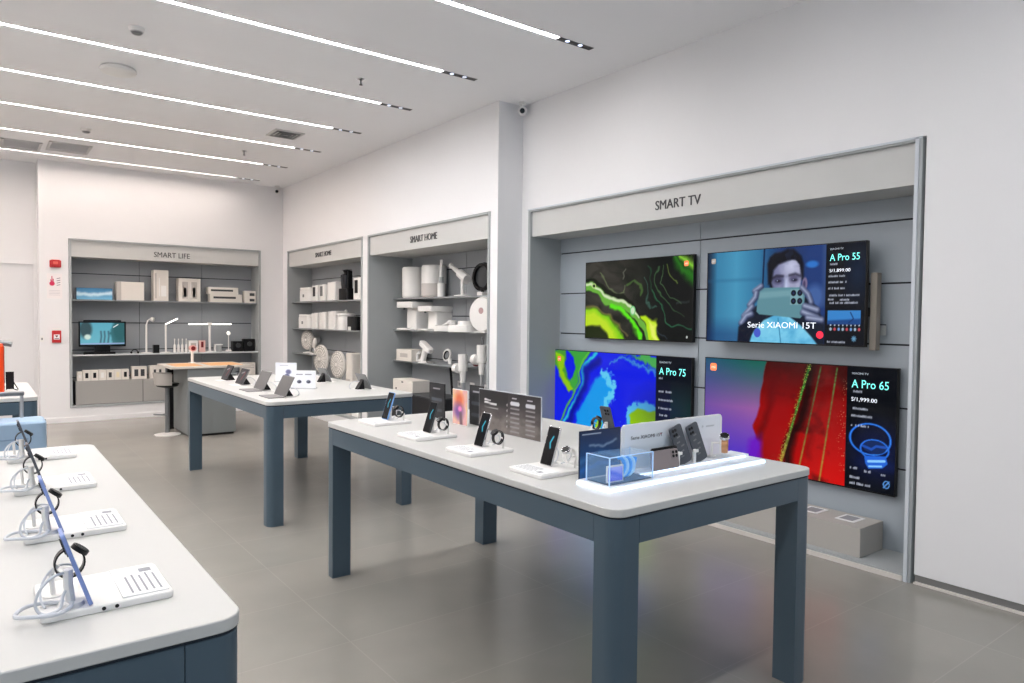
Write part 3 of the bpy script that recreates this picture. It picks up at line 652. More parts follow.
table('long white-topped table with slate legs in front of the televisions, holding the lit phone display', 1.64, 2.83, 1.60, 3.985)
table('long white-topped table with slate legs in the middle of the shop, tablets on it', 1.66, 2.86, 5.08, 7.52)
table('white-topped table at bottom left corner with a row of phones on security stands', -.75, .44, 1.485, 3.90, apron=.24)
tD = table('white-topped table at the far left edge, behind the pale blue suitcase', -.85, .365, 6.30, 7.72)

# ------------------------------------------------------------------ phones, stands and watches (made once, copied)
TZ = .91
def bez(p0, p1, p2, p3, n=16):
    P = [Vector(q) for q in (p0,p1,p2,p3)]
    return [P[0]*(1-t)**3+P[1]*3*t*(1-t)**2+P[2]*3*t*t*(1-t)+P[3]*t**3 for t in [i/n for i in range(n+1)]]
def make_stand(label, coil=True):
    """security stand; local -y faces the customer"""
    t = thing('security_stand', label, 'display stand')
    b = MB(); b.rbox(0,0,.215,.245,0,.016,.012); b.build('base_plate', WHITEP, t, bevel=.003)
    b = MB(); b.box((-.095,-.115,.016), (.10,-.025,.019)); pc = b.build('price_card', PAPER, t)
    b = MB()
    for k in range(5): b.box((-.08,-.105+k*.014,.019), (.03+.01*(k % 2),-.101+k*.014,.0195))
    b.box((.05,-.105,.019), (.075,-.08,.0195)); b.build('card_print', PRINT, pc, smooth=False)
    b = MB()
    for y in (-.012,.012): b.cyl((-.1065,y,.008), (-.1085,y,.008), .004)
    b.build('socket_dot', BLACK, t)
    b = MB(); b.cyl((-.025,.045,.016), (-.025,.045,.024), .026, .022); b.tube([(-.025,.045,.02), (-.025,.05,.06), (-.025,.05,.092)], .009); b.build('riser', FROST if False else WHITEP, t)
    b = MB(); b.cyl((.062,.03,.016), (.062,.03,.022), .02); b.tube([(.062,.03,.02), (.062,.034,.075), (.062,.02,.092)], .005); b.build('watch_post', WHITEP, t)
    b = MB(); b.tube(bez((-.025,.052,.085), (-.05,.10,.10), (-.07,.13,.03), (-.06,.09,.018))+bez((-.06,.09,.018), (-.05,.05,.018), (-.04,.07,.03), (-.03,.055,.05))[1:], .003)
    b.tube(bez((.062,.03,.07), (.07,.08,.10), (.03,.11,.03), (-.02,.09,.019)), .0025); b.build('security_cable', CABLE, t)
    if coil:
        b = MB(); b.tube([(-.085+.035*math.cos(a)*1.1, .115+.048*math.sin(a), .0225+.002*math.sin(3*a)) for a in [2*math.pi*i/28 for i in range(29)]], .0042)
        b.build('coiled_cable', CABLE, t)
    return t
def make_phone(label, back=PHONEB, scr=(18,20,26), accent=(60,190,220), flip=False):
    """local: stands on its lower edge tilted back, face towards -y"""
    t = thing('smartphone', label, 'phone')
    T = Matrix.Rotation(R(-18), 4, 'X'); W, Hh, D = .074, .163, .008
    b = MB(); b.T = T @ Matrix.Rotation(R(90), 4, 'X'); b.rbox(0, Hh/2, W, Hh, -D, 0, .010); b.build('body', back, t, bevel=.0012)
    p = Pic(W-.006, Hh-.006, 26).fill(scr); p.line([(.62,.25),(.45,.42),(.55,.55)], .05, accent, .03); p.mix(np.clip(p.V-.5,0,1)*1.6, (8,8,10))
    s = p.mesh('screen', (-W/2+.003,-.0004,.003), (1,0,0), (0,0,1), t); s.matrix_local = T
    b = MB(); b.T = T
    b.m = 0; b.box((-.03,D,.115), (.006,D+.002,.155))
    for x in (-.021,-.003):
        for z in (.126,.144): b.m = 1; b.cyl((x,D+.002,z), (x,D+.004,z), .0065)
    b.build('camera_bump', [back, BLACKG], t)
    return t
def make_watch(label, band=BLACK, case=BLACK):
    t = thing('smartwatch', label, 'watch')
    b = MB(); n = 26; ri, ro = .026, .0295; vs = []; fs = []
    for i in range(n):
        a = R(-68+316*i/(n-1)) if False else R(105+330*i/(n-1)); c, s_ = math.cos(a), math.sin(a)
        for r_, x in ((ro,-.0095),(ro,.0095),(ri,.0095),(ri,-.0095)): vs.append((x, r_*c*1.0, r_*s_*1.12))
    for i in range(n-1):
        for k in range(4): l = (k+1) % 4; fs.append((i*4+k, i*4+l, (i+1)*4+l, (i+1)*4+k))
    fs += [(3,2,1,0), tuple((n-1)*4+k for k in range(4))]; b.add(vs, fs); b.build('strap', band, t)
    v = Vector((0,-.62,.78)).normalized(); c = v*.027
    MB().cyl(c, c+v*.010, .019, .0185, 24).build('case', case, t); MB().cyl(c+v*.010, c+v*.0108, .0165, n=24).build('dial', BLACKG, t)
    return t
st0 = make_stand('x'); ph0 = make_phone('x'); wt0 = make_watch('x')
def variant(src, part, m):
    o = copy_tree(src)
    for ch in [x for x in bpy.data.objects if x.parent == o and x.name.split('.')[0] == part]:
        ch.data = ch.data.copy(); ch.data.materials[0] = m
    return o
used = {'s': False, 'p': False, 'w': False}
def stand_set(cx, cy, rz, ls, lp, lw, pm=None, wm=None, coil=True, dx=-.025, gs='phone stands', ox=0, oy=0, wo=(.055,.045,.075)):
    c, s_ = math.cos(rz), math.sin(rz)
    W = lambda x, y: (cx+x*c-y*s_, cy+x*s_+y*c)
    if not used['s']: s = st0; used['s'] = True
    else: s = copy_tree(st0)
    if not coil:
        for ch in [x for x in bpy.data.objects if x.parent == s and x.name.startswith('coiled')]: bpy.data.objects.remove(ch)
    for ch in [x for x in bpy.data.objects if x.parent == s]:
        nm_ = ch.name.split('.')[0]
        if nm_ == 'riser' or nm_ == 'security_cable': ch.location = (ox, oy, 0)
        if nm_ == 'watch_post': ch.location = (wo[0]-.062+ox, wo[1]+oy, 0); ch.scale = (1, 1, wo[2]/.095)
    place(s, ls, (cx, cy, TZ), rz, gs)
    if lp:
        if pm: o = variant(ph0, 'body', pm)
        elif not used['p']: o = ph0; used['p'] = True
        else: o = copy_tree(ph0)
        x, y = W(dx+ox, .008+oy); place(o, lp, (x, y, TZ+.019), rz, 'phones on security stands')
    if lw:
        if wm:
            o = variant(wt0, 'strap', wm)
            for ch in [q for q in bpy.data.objects if q.parent == o and q.name.startswith('case')]: ch.data = ch.data.copy(); ch.data.materials[0] = SILVER
        elif not used['w']: o = wt0; used['w'] = True
        else: o = copy_tree(wt0)
        x, y = W(wo[0]+ox, wo[1]+oy); place(o, lw, (x, y, TZ+wo[2]), rz, 'watches on security stands')
G1 = 'security stands on the bottom left table'; G2 = 'security stands along the near edge of the television table'
BLU = mat('blue_violet_frame', (128,148,205), .3)
nm = ['nearest the camera, at the table corner', 'second from the near corner', 'third from the near corner', 'farthest in the row by the suitcase']
for k, y in enumerate((1.775, 2.378, 3.008, 3.655)):
    stand_set(.218, y, R(90), 'white stand on bottom left table, '+nm[k],
              'edge-on phone on bottom left table, '+nm[k], 'black watch on bottom left table, '+nm[k],
              pm=(BLU, BLU, None, PHONEB)[k], gs=G1, ox=-.045, oy=.022, wo=(.055,.04,.082))
nm = ['nearest the glass box', 'in front of the dark price board', 'beside the colourful sign', 'at the far end of the table']
cl = ['phone with dark screen, ', 'phone with dark screen, ', 'dark grey phone, ', 'light blue phone, ']
for k, (x, y) in enumerate(((1.848,2.19), (1.862,2.70), (1.868,3.19), (1.905,3.74))):
    stand_set(x, y, R(-90), 'white security stand on television table, '+nm[k], cl[k]+'on television table, '+nm[k], ('white' if k == 0 else 'black')+' banded smartwatch on television table, '+nm[k],
              pm=(SILVER, SILVER, DGREY, BLUEP)[k], wm=(WHITEP, None, None, None)[k], coil=False, gs=G2, wo=(.07,.055,.07))
# back row of the television table, facing the televisions
for k, (x, y, l) in enumerate(((2.63,2.62,'behind the blue card beside the blue television'), (2.62,3.52,'behind the dark price board'), (2.62,2.12,'behind the lit phone board'))):
    stand_set(x, y, R(90), 'white security stand '+l, None if k == 1 else 'phone with its camera side to us, '+l, 'smartwatch '+l, wm=WHITEP if k == 1 else None, coil=False, gs='security stands on the far edge of the television table')
# ------------------------------------------------------------------ signs on the television table
def board(name, label, x0, x1, y, z0, z1, painter, th=.006, nx=60, along='x', m=PAPER, edge=None, cat='sign'):
    L = abs(x1-x0); t = thing(name, label, cat, ((x0+x1)/2, y, z0) if along == 'x' else (y, (x0+x1)/2, z0), 0 if along == 'x' else R(-90))
    MB().box((-L/2,0,0), (L/2,th,z1-z0)).build('panel', m, t, bevel=.001)
    p = Pic(L-.006, z1-z0-.006, nx); painter(p); p.mesh('printed_face', (-L/2+.003,-.0006,.003), BW_R, BW_U, t, emit=0)
    return t
def dark_board(p):
    p.grad((34,30,34), (96,88,84)); U, V = p.warp(.1,4,5); n = fbm(p.U*6,p.V*5,17)
    p.mix(np.clip((p.V-.35)*3,0,1)*np.clip((n-.4)*3,0,1)*.6, (150,142,136)); p.mix(np.clip((.42-p.V)*6,0,1)*(p.U < .5), (20,18,22))
    p.line([(.10,.24),(.2,.25)],.035,(215,215,215)); p.line([(.10,.31),(.30,.33)],.045,(215,215,215)); p.line([(.10,.42),(.33,.43)],.02,(160,160,160))
    for x in (.60,.84):
        p.line([(x-.04,.12),(x+.03,.12)],.025,(200,200,205)); p.line([(x-.05,.24),(x+.06,.24)],.09,(205,205,210))
        for k in range(6): p.line([(x-.06,.36+k*.11),(x+.07,.36+k*.11)],.035,(150,146,148),.02)
    for k in range(5): p.ell(.48,.3+k*.13,.02,.03,(170,165,165))
t = board('price_board', 'wide dark printed price board standing on the television table', 3.27, 2.72, 2.25, TZ, 1.137, dark_board, along='y', nx=110, m=FROST)
def colour(p):
    p.fill((226,170,170)); n = fbm(p.U*5,p.V*5,23); p.mix((n-.4)*3, (240,205,150)); p.mix(np.clip(1-np.hypot((p.U-.45)*2.4,(p.V-.3)*3),0,1)*1.5, (226,110,70))
    p.mix(np.clip(1-np.hypot((p.U-.4)*2,(p.V-.62)*3),0,1)*1.4, (120,80,150)); p.ell(.5,.55,.1,.08,(235,130,190),.6); p.line([(.55,.7),(.6,.98)],.14,(110,85,95),.08)
board('abstract_print', 'small colourful orange and violet print standing on the television table', 3.515, 3.355, 2.23, TZ, 1.115, colour, along='y', nx=40)
def dk(p):
    p.fill((28,30,34)); p.line([(.25,.15),(.7,.15)],.03,(160,160,165)); p.line([(.2,.45),(.8,.45)],.1,(70,76,84)); p.line([(.2,.75),(.8,.75)],.1,(60,66,74))
board('dark_card', 'narrow black info card behind the colourful print', 3.80, 3.62, 2.24, TZ, 1.13, dk, along='y', nx=30, m=BLACK)
board('dark_card', 'black info card just left of the wide price board, mostly hidden', 3.44, 3.30, 2.30, TZ, 1.14, dk, along='y', nx=30, m=BLACK)
def bluecard(p):
    p.grad((20,40,78), (40,104,168)); U, V = p.warp(.12,3,9)
    p.line([(0,.6),(.5,.45),(1,.55)],.10,(60,120,175),.08,U,V,.8); p.line([(0,.8),(.5,.7),(1,.75)],.08,(40,110,190),.08,U,V,.8); p.line([(.2,.28),(.6,.32),(.9,.22)],.05,(150,170,190),.04,U,V,.8); p.line([(.06,.06),(.5,.06)],.03,(190,200,210))
board('blue_card', 'dark blue printed card standing behind the clear box', 1.815, 2.035, 1.965, TZ+.001, 1.105, bluecard, nx=60, m=mat('navy_card', (20,34,62), .4))
# lit phone display
t = thing('lit_display_base', 'low white display base with glowing edge at the table corner', 'display base', (2.27, 1.88, TZ))
MB().box((-.47,-.09,.004), (.47,.075,.018)).build('plate', mat('white_acrylic', (232,236,242), .25), t, bevel=.002)
b = MB(); b.box((-.478,-.098,0), (.478,-.09,.012)); b.box((-.478,-.09,0), (-.47,.075,.012)); b.build('light_strip', GLOWE, t, smooth=False)
MB().box((-.235,-.02,.018), (.47,.075,.028)).build('step', _M['white_acrylic'], t, bevel=.002)
MB().box((-.235,-.024,.018), (.44,-.02,.025)).build('light_strip', GLOWE, t, smooth=False)
def wb(p):
    p.fill((236,238,244)); p.mix(np.clip(1-np.hypot((p.U-.3)*2,(p.V-.75)*1.6),0,1)*.5, (205,225,235)); p.mix(np.clip(1-np.hypot((p.U-.75)*2,(p.V-.9)*2),0,1)*.3, (235,215,235))
    p.ell(.355,.27,.02,.022,(200,40,70),.3); p.line([(.23,.31),(.33,.31)],.012,(180,180,190)); p.ell(.80,.24,.03,.03,(190,192,198),.3); p.line([(.84,.24),(.93,.24)],.022,(185,187,194))
t = thing('phone_display_board', 'white rounded board behind the upright phones on the lit base', 'sign', (2.315, 1.925, TZ+.028))
o = MB().prism(rrect(0,.09,.63,.18,[.02,.02,0,0]), 0, .006).build('panel', PAPER, t); o.matrix_local = Matrix.Translation((0,.006,0)) @ Matrix.Rotation(R(90),4,'X')
p = Pic(.60,.168,120); wb(p); p.mesh('printed_face', (-.30,-.0006,.006), BW_R, BW_U, t, emit=0)
text('lettering', 'Serie XIAOMI 15T', (-.265,-.0012,.118), BW_R, BW_U, .185, .014, LETTER, t, ext=.0005)
def bare_phone(label, back, x, y, z, rot, w_=.076, h_=.162, pat=False):
    """phone with its back to us, standing in the XZ plane; rot = lean sideways"""
    t = thing('smartphone', label, 'phone', (x, y, z), 0, 'phones on the lit base')
    T = Matrix.Rotation(R(10), 4, 'X').inverted() @ Matrix.Rotation(R(rot), 4, 'Y')
    b = MB(); b.T = T @ Matrix.Rotation(R(90), 4, 'X'); b.rbox(0, 0, w_, h_, -.008, 0, .011); b.build('body', back, t, bevel=.0012)
    b = MB(); b.T = T; q = -1; b.m = 0; b.box((.0,-.002,h_/2-.045), (q*.033,0,h_/2-.006)); b.m = 1
    for xx in (q*.009,q*.024):
        for zz in (.015,.034): b.cyl((xx,-.002,h_/2-zz), (xx,-.004,h_/2-zz), .006)
    b.build('camera_bump', [back, BLACKG], t)
    if pat:
        b = MB(); b.T = T
        for k in range(5): b.box((-.02+.01*(k % 3),-.001,-.05+k*.02), (.0+.01*(k % 3),0,-.044+k*.02))
        b.build('back_decoration', MGREY, t, smooth=False)
    return t
bare_phone('taupe phone lying on its long side, camera towards us, on the lit base', PHONET, 2.172, 1.852, TZ+.068, 90, pat=False)
bare_phone('black phone lying on its long side behind the taupe phone', BLACK, 2.205, 1.880, TZ+.072, 90, h_=.155)
bare_phone('dark patterned phone leaning on the white board, left of the two', PHONEB, 2.308, 1.888, TZ+.108, -16, pat=True)
bare_phone('dark patterned phone leaning on the white board, right of the two', PHONEB, 2.413, 1.888, TZ+.108, -16, pat=True)
for x, l in ((2.272,'left one, between the taupe and the dark phone'), (2.375,'right one, between the two dark phones')):
    o = MB().box((-.006,.006,0), (.008,.012,.057)).box((-.014,0,.044), (.016,.006,.056)).build('phone_clamp', WHITEP)
    o.location = (x,1.862,TZ+.028); tag(o, 'small white phone clamp, '+l, 'clamp', 'phone clamps on the lit base')
t = thing('smartwatch', 'smartwatch with tan leather strap on a white post at the lit base', 'watch', (2.565,1.86,TZ+.032), R(-58))
b = MB(); vs = [];
b.lathe([(.036,-.012),(.038,0),(.036,.012),(.031,.012),(.031,-.012),(.036,-.012)], (0,0,.055), 28, (1,0,0)); b.build('strap', TAN, t)
MB().cyl((0,-.02,.088), (0,-.026,.099), .021, .020, 24).build('case', SILVER, t); MB().cyl((0,-.026,.0995), (0,-.0265,.1005), .018, n=24).build('dial', BLACKG, t)
b = MB(); b.cyl((-.055,0,0), (-.055,0,.004), .02); b.tube([(-.055,0,.0), (-.052,0,.06), (-.02,0,.06)], .006); b.build('watch_post', WHITEP, t)
t = thing('charging_puck', 'flat round tan and gold watch charger beside the lit base', 'charger', (2.70,1.93,TZ))
MB().lathe([(.045,0),(.048,.004),(.045,.009),(.0,.009)], (0,0,0), 32).build('pad', TAN, t); MB().lathe([(.032,.009),(.034,.013),(.026,.013),(.026,.009)], (0,0,0), 32).build('ring', SILVER, t)
# clear box with blue phone and blue straps
bx_ = thing('clear_display_box', 'clear acrylic box with blue accessories at the table corner', 'display box', (1.93, 1.865, TZ+.0185))
b = MB(); L, D, Hh, q = .23, .12, .098, .004
for a, c in (((-L/2,-D/2,0),(L/2,-D/2+q,Hh)), ((-L/2,D/2-q,0),(L/2,D/2,Hh)), ((-L/2,-D/2+q,0),(-L/2+q,D/2-q,Hh)), ((L/2-q,-D/2+q,0),(L/2,D/2-q,Hh)), ((-L/2,-D/2,Hh),(L/2,D/2,Hh+q))): b.box(a, c)
b.build('cover', ACRYL, bx_, smooth=False)
MB().box((-L/2+q,-D/2+q,0), (L/2-q,D/2-q,.004)).build('floor_plate', mat('slate_blue', (70,90,115), .4), bx_)
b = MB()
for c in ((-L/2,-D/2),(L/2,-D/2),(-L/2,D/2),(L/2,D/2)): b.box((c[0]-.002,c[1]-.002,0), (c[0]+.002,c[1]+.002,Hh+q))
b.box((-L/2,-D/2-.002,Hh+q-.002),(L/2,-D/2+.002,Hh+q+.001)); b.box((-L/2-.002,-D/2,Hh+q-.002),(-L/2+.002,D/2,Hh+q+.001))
b.build('polished_edge', mat('glow_edge', (190,220,255), .3, emit=.15), bx_, smooth=False)  # faint emission put into the box edges to make them shine
sp_ = thing('small_display', 'small tilted blue violet screen inside the clear box', 'screen', (1.868, 1.828, TZ+.022), R(-4))
MB().box((-.04,0,0), (.04,.006,.062)).build('casing', WHITEP, sp_)
p = Pic(.07,.052,30).grad((150,160,235),(90,100,225)); p.line([(0,.3),(.5,.5),(1,.8)],.25,(70,90,220),.2); p.mesh('screen', (-.035,-.0006,.005), BW_R, BW_U, sp_)
BS = mat('blue_strap', (60,150,235), .35, emit=.3); CS = mat('pale_blue_strap', (170,215,250), .35, emit=.2)  # slight emission brightens the straps, which are no lamps
for k, x in enumerate((1.925,1.942,1.959,1.976)):
    o = MB().tube(arc((0,0,.040), .036, -85, 85, 14, (1,0,0), (0,0,1)), .007).build('bracelet_band', CS if k % 2 else BS, loc=(0,0,0)); o.location = (x-.012,1.86,TZ+.026); tag(o, 'curved blue bracelet band standing in the clear box', 'band', 'blue bands in the clear box')
o = MB().tube(bez((0,0,.008),(.02,0,.03),(.03,0,.02),(.05,.01,.066)), .010).build('ribbon_strap', BS, loc=(0,0,0)); o.location = (1.975,1.87,TZ+.0225); tag(o, 'twisted bright blue strap rising at the right of the clear box', 'band')

# ------------------------------------------------------------------ middle table: tablets, cards
def tablet(label, x, y, rz, back=MGREY, w_=.25, h_=.165, z=TZ, keyb=True, plain=False):
    t = thing('tablet', label, 'tablet', (x, y, z), rz, 'tablets on the middle table')
    T = Matrix.Rotation(R(-26), 4, 'X')
    b = MB(); b.T = Matrix.Translation((0,0,.008)) @ T @ Matrix.Rotation(R(90), 4, 'X'); b.rbox(0, h_/2, w_, h_, -.007, 0, .01); b.build('body', back, t, bevel=.001)
    p = Pic(w_-.012,h_-.012,30).fill((30,30,36)); (p.grad((128,124,122),(112,108,108)) if plain else p.line([(.55,.7),(.7,.25)],.16,(110,36,46),.08).line([(.3,.3),(.6,.2)],.1,(150,140,145),.05)); s = p.mesh('screen', (-w_/2+.006,-.0006,.006), BW_R, BW_U, t); s.matrix_local = Matrix.Translation((0,0,.008)) @ T
    b = MB(); b.T = Matrix.Identity(4); b.add([(-.03,.035,0),(.03,.035,0),(.03,.10,0),(-.03,.10,0),(-.03,.045,.085),(.03,.045,.085)], [(0,3,2,1),(0,1,5,4),(2,3,4,5),(0,4,3),(1,2,5)]); b.build('stand_foot', BLACK, t, smooth=False)
    if keyb: MB().rbox(0,-.06,w_*.95,.12,0,.006,.008).build('keyboard', back, t)
    MB().rbox(0,.02,w_*.8,.17,0,.0015,.01).build('stand_base', WHITEP, t).location = (0,0,-.0)
    b = MB(); b.tube(bez((.02,.05,.06),(.06,.12,.09),(.10,.14,.01),(.04,.13,.004)), .003); b.build('security_cable', CABLE, t)
    return t
GT = mat('grey_tablet_back', (122,120,120), .4)
TB = R(-90)
tablet('grey tablet with keyboard on middle table, nearest the front corner', 1.86, 5.42, R(-90), GT, plain=True)
tablet('grey tablet with keyboard on middle table, second from the front corner', 1.87, 5.97, R(-90), GT, plain=True)
tablet('small tablet with red picture on middle table, third from the front corner', 1.87, 6.52, R(-90), GT, .22, .15, keyb=False)
tablet('dark tablet on middle table, farthest in its row', 1.88, 7.03, R(-90), BLACK, .20, .15, keyb=False)
for k, (x, y, l) in enumerate(((2.68,5.60,'nearer one on the right edge'), (2.66,6.40,'farther one on the right edge'))):
    tablet('small black folding-stand tablet seen from behind on middle table, '+l, x, y, R(90), MGREY, .20, .14, keyb=False)
def wcard(p):
    p.fill((238,240,246)); p.line([(.15,.22),(.42,.22)],.04,(130,130,140)); p.line([(.55,.22),(.82,.22)],.04,(130,130,140))
    for x in (.28,.70): p.ell(x,.66,.13,.10,(60,64,84),.3); p.ell(x-.03,.62,.05,.04,(120,124,145),.4)
def wcard2(p):
    p.fill((232,234,244)); p.ell(.62,.5,.15,.13,(110,112,150),.5); p.line([(.2,.15),(.6,.15)],.03,(170,170,180)); p.ell(.55,.72,.14,.1,(90,94,130),.5)
for (x, y, l, fn, wd_, hh) in ((2.24,5.90,'white info card with two dark product pictures on the middle table',wcard,.20,.155), (2.33,6.60,'white info card leaning behind the tablets on the middle table',wcard2,.20,.18)):
    t = thing('info_stand', l, 'sign', (x, y, TZ), R(-38), 'white info cards on the middle table')
    b = MB(); b.box((-wd_/2,-.05,0), (wd_/2,.05,.005)); b.build('foot', FROST, t)
    MB().box((-wd_/2,-.003,.005), (wd_/2,.003,hh)).build('panel', PAPER, t)
    p = Pic(wd_-.01,hh-.012,40); fn(p); p.mesh('printed_face', (-wd_/2+.005,-.0036,.01), BW_R, BW_U, t, emit=0)

# ------------------------------------------------------------------ left side: suitcase, orange case
t = thing('suitcase', 'pale blue-grey hard suitcase with raised handle behind the bottom left table', 'suitcase', (.115, 5.90, 0))
b = MB(); b.rbox(0,0,.53,.30,.05,.80,.045,6); b.build('shell', SUIT, t, bevel=.018)
b = MB()
for z in (.18,.28,.38,.48,.58,.68): b.box((-.18,-.154,z), (.16,-.148,z+.012))
b.build('groove_rib', mat('blue_grey_rib', (128,152,178), .4), t, bevel=.003)
b = MB(); b.box((.262,-.01,.06), (.268,.01,.79)); b.build('zip_line', MGREY, t)
MB().box((.262,-.03,.60), (.272,.03,.68)).build('lock', DGREY, t, bevel=.003)
b = MB(); b.tube([(-.02,.10,.79),(-.02,.10,.965)], .011); b.tube([(.135,.10,.79),(.135,.10,.965)], .011); b.build('handle_tube', ALU, t)
MB().box((-.05,.08,.955), (.15,.12,.985)).build('handle_grip', MGREY, t, bevel=.008)
b = MB()
for x in (-.2,.2):
    for y in (-.1,.1): b.cyl((x-.012,y,.028), (x+.012,y,.028), .028); b.box((x-.015,y-.015,.03), (x+.015,y+.015,.055))
b.build('wheels', BLACK, t)
t = thing('orange_case', 'orange rounded case with grey grip on the far left table', 'bag', (.045, 6.55, TZ))
b = MB(); b.rbox(0,0,.24,.20,0,.40,.05,6); b.build('shell', ORANGE, t, bevel=.03); MB().box((.10,-.012,.03), (.124,.012,.37)).build('edge_band', BLACK, t, bevel=.004)
b = MB(); b.tube([(-.05,0,.40),(.02,-.02,.412),(.17,-.04,.385)], [.012,.016,.020]); b.build('grip', MGREY, t)
t = thing('small_stand', 'small black easel stand on the far left table by the orange case', 'stand', (.22, 6.95, TZ))
MB().box((-.035,-.004,.01), (.02,.004,.15)).build('panel', BLACK, t); b = MB(); b.tube([(.0,0,.10),(.05,.06,0)], .004); b.tube([(-.03,0,.1),(-.03,.06,0)], .004); b.tube([(.0,-.005,.02),(.045,-.03,.0)], .004); b.build('leg', BLACK, t)

# ------------------------------------------------------------------ island counter with stool at the back
t = thing('island_counter', 'grey island counter with orange patches on its top near the back wall', 'counter', (2.36, 9.85, 0))
MB().box((-.265,-.41,.03), (.315,.39,.86)).build('body', STEEL if False else mat('grey_counter_body', (120,124,124), .45, noise=.03), t, bevel=.003)
MB().box((-.245,-.38,0), (.295,.37,.03)).build('plinth', BLACK, t)
MB().box((-.46,-.43,.86), (.50,.40,.885)).build('countertop', mat('pale_counter_top', (205,198,190), .3), t, bevel=.003)
MB().box((-.33,.44,0), (-.25,.50,.86)).build('end_panel', BLACK, t)
for x0, x1 in ((-.38,-.06), (.04,.44)): MB().rbox((x0+x1)/2,-.02,x1-x0,.56,.885,.888,.02).build('orange_patch', mat('orange_tan', (226,172,112), .4, noise=.08), t)  # orange patches laid on the pale countertop
t = thing('bar_stool', 'low-backed bar stool with white disc base at the island counter', 'stool', (1.935, 9.82, 0), R(-50))
MB().lathe([(.155,0),(.155,.008),(.06,.022),(.03,.03)], (0,0,0), 32).build('base_disc', mat('stool_white', (222,218,214), .3), t)
MB().cyl((0,0,.03), (0,0,.60), .028).build('post', MGREY, t)
b = MB(); b.tube([(0,0,.27),(.0,-.12,.27)], .008); b.tube([(-.1,-.12,.27),(.1,-.12,.27)], .009); b.build('footrest', MGREY, t)
b = MB(); b.lathe([(.05,.60),(.12,.62),(.145,.65),(.13,.66),(.0,.655)], (0,0,0), 28); b.build('seat', BLACK, t)
b = MB(); vs = []; fs = []; n = 18
for i in range(n+1):
    a = R(110+220*i/n); hgt = .80-.02*abs(i-n/2)/n*2
    for r_, z in ((.15,.64),(.165,hgt),(.15,hgt),(.135,.64)): vs.append((r_*math.cos(a), r_*math.sin(a), z))
for i in range(n):
    for k in range(4): l = (k+1) % 4; fs.append((i*4+k,(i+1)*4+k,(i+1)*4+l,i*4+l))
fs += [(0,1,2,3), tuple(n*4+k for k in (3,2,1,0))]; b.add(vs, fs); b.build('backrest', mat('stool_grey', (165,160,154), .5), t)
t = thing('hair_dryer', 'pale pink hair dryer standing upright on the island counter', 'hair dryer', (2.30, 10.1, .888))
MB().lathe([(.05,0),(.05,.008),(.02,.014)], (0,0,0), 20).build('stand', WHITEP, t); MB().cyl((0,0,.012), (0,0,.16), .018).build('handle', WHITEP, t)
MB().cyl((0,-.06,.20), (0,.06,.20), .042, .034, 20).build('barrel', mat('pale_pink', (236,178,168), .35), t); MB().cyl((0,-.061,.20), (0,-.062,.20), .028).build('nozzle_ring', DRED, t)

# ------------------------------------------------------------------ goods of the back unit
def carton(label, x0, x1, y0, d_, z0, z1, pics, m=OFFW, group=None, frame=None, name='product_box', cat='box'):
    """box facing -Y (back unit) with printed pictures: list of (u0,v0,u1,v1,mat) fractions"""
    t = thing(name, label, cat, ((x0+x1)/2, y0, z0), 0, group); W, Hh = x1-x0, z1-z0
    MB().box((-W/2,0,0), (W/2,d_,Hh)).build('carton', m, t, bevel=.002)
    for (u0,v0,u1,v1,pm) in pics:
        MB().box((-W/2+u0*W,-.001,v0*Hh), (-W/2+u1*W,0,v1*Hh)).build('printed_picture', pm, t, smooth=False)
    return t
GP = mat('printed_grey', (190,184,178), .6); SH = 1.738; YS = 11.80
def skyp(p):
    p.grad((60,120,165), (120,190,225)); U, V = p.warp(.2,3,77); p.line([(0,.5),(.5,.6),(1,.4)],.3,(215,235,245),.2,U,V,.9)
t = board('blue_print_panel', 'low wide panel with a blue sky print on the upper shelf, far left', 1.145, 1.60, YS, SH, 1.905, skyp, th=.10, nx=50, m=mat('deep_blue_side', (30,60,90), .4))
carton('plain white carton second from left on the upper shelf', 1.655, 2.015, YS, .20, SH, 2.01, [(.0,.0,.16,1,GP)])
carton('tall narrow white carton on the upper shelf', 2.145, 2.352, YS, .18, SH, 2.205, [(.35,.15,.42,.75,WHITEP), (.5,.15,.85,.5,WHITEP), (.1,.08,.2,.9,GP)])
carton('square carton printed with two pale products on the upper shelf', 2.495, 2.81, YS, .18, SH, 2.095, [(.16,.12,.42,.85,GP), (.58,.12,.84,.85,GP), (.22,.2,.36,.6,WHITEP), (.64,.2,.78,.6,WHITEP)])
carton('long flat soundbar carton on the upper shelf, lower of the two', 2.955, 3.445, YS, .16, SH, 1.868, [(.10,.45,.80,.70,DGREY)])
carton('long flat soundbar carton on the upper shelf, stacked on top', 2.93, 3.385, YS, .16, 1.868, 1.975, [(.08,.4,.82,.68,DGREY)])
carton('small carton with two dark pictures at the right end of the upper shelf', 3.48, 3.655, YS-.02, .12, SH, 1.93, [(.45,.12,.9,.34,DGREY), (.45,.58,.9,.82,DGREY)])
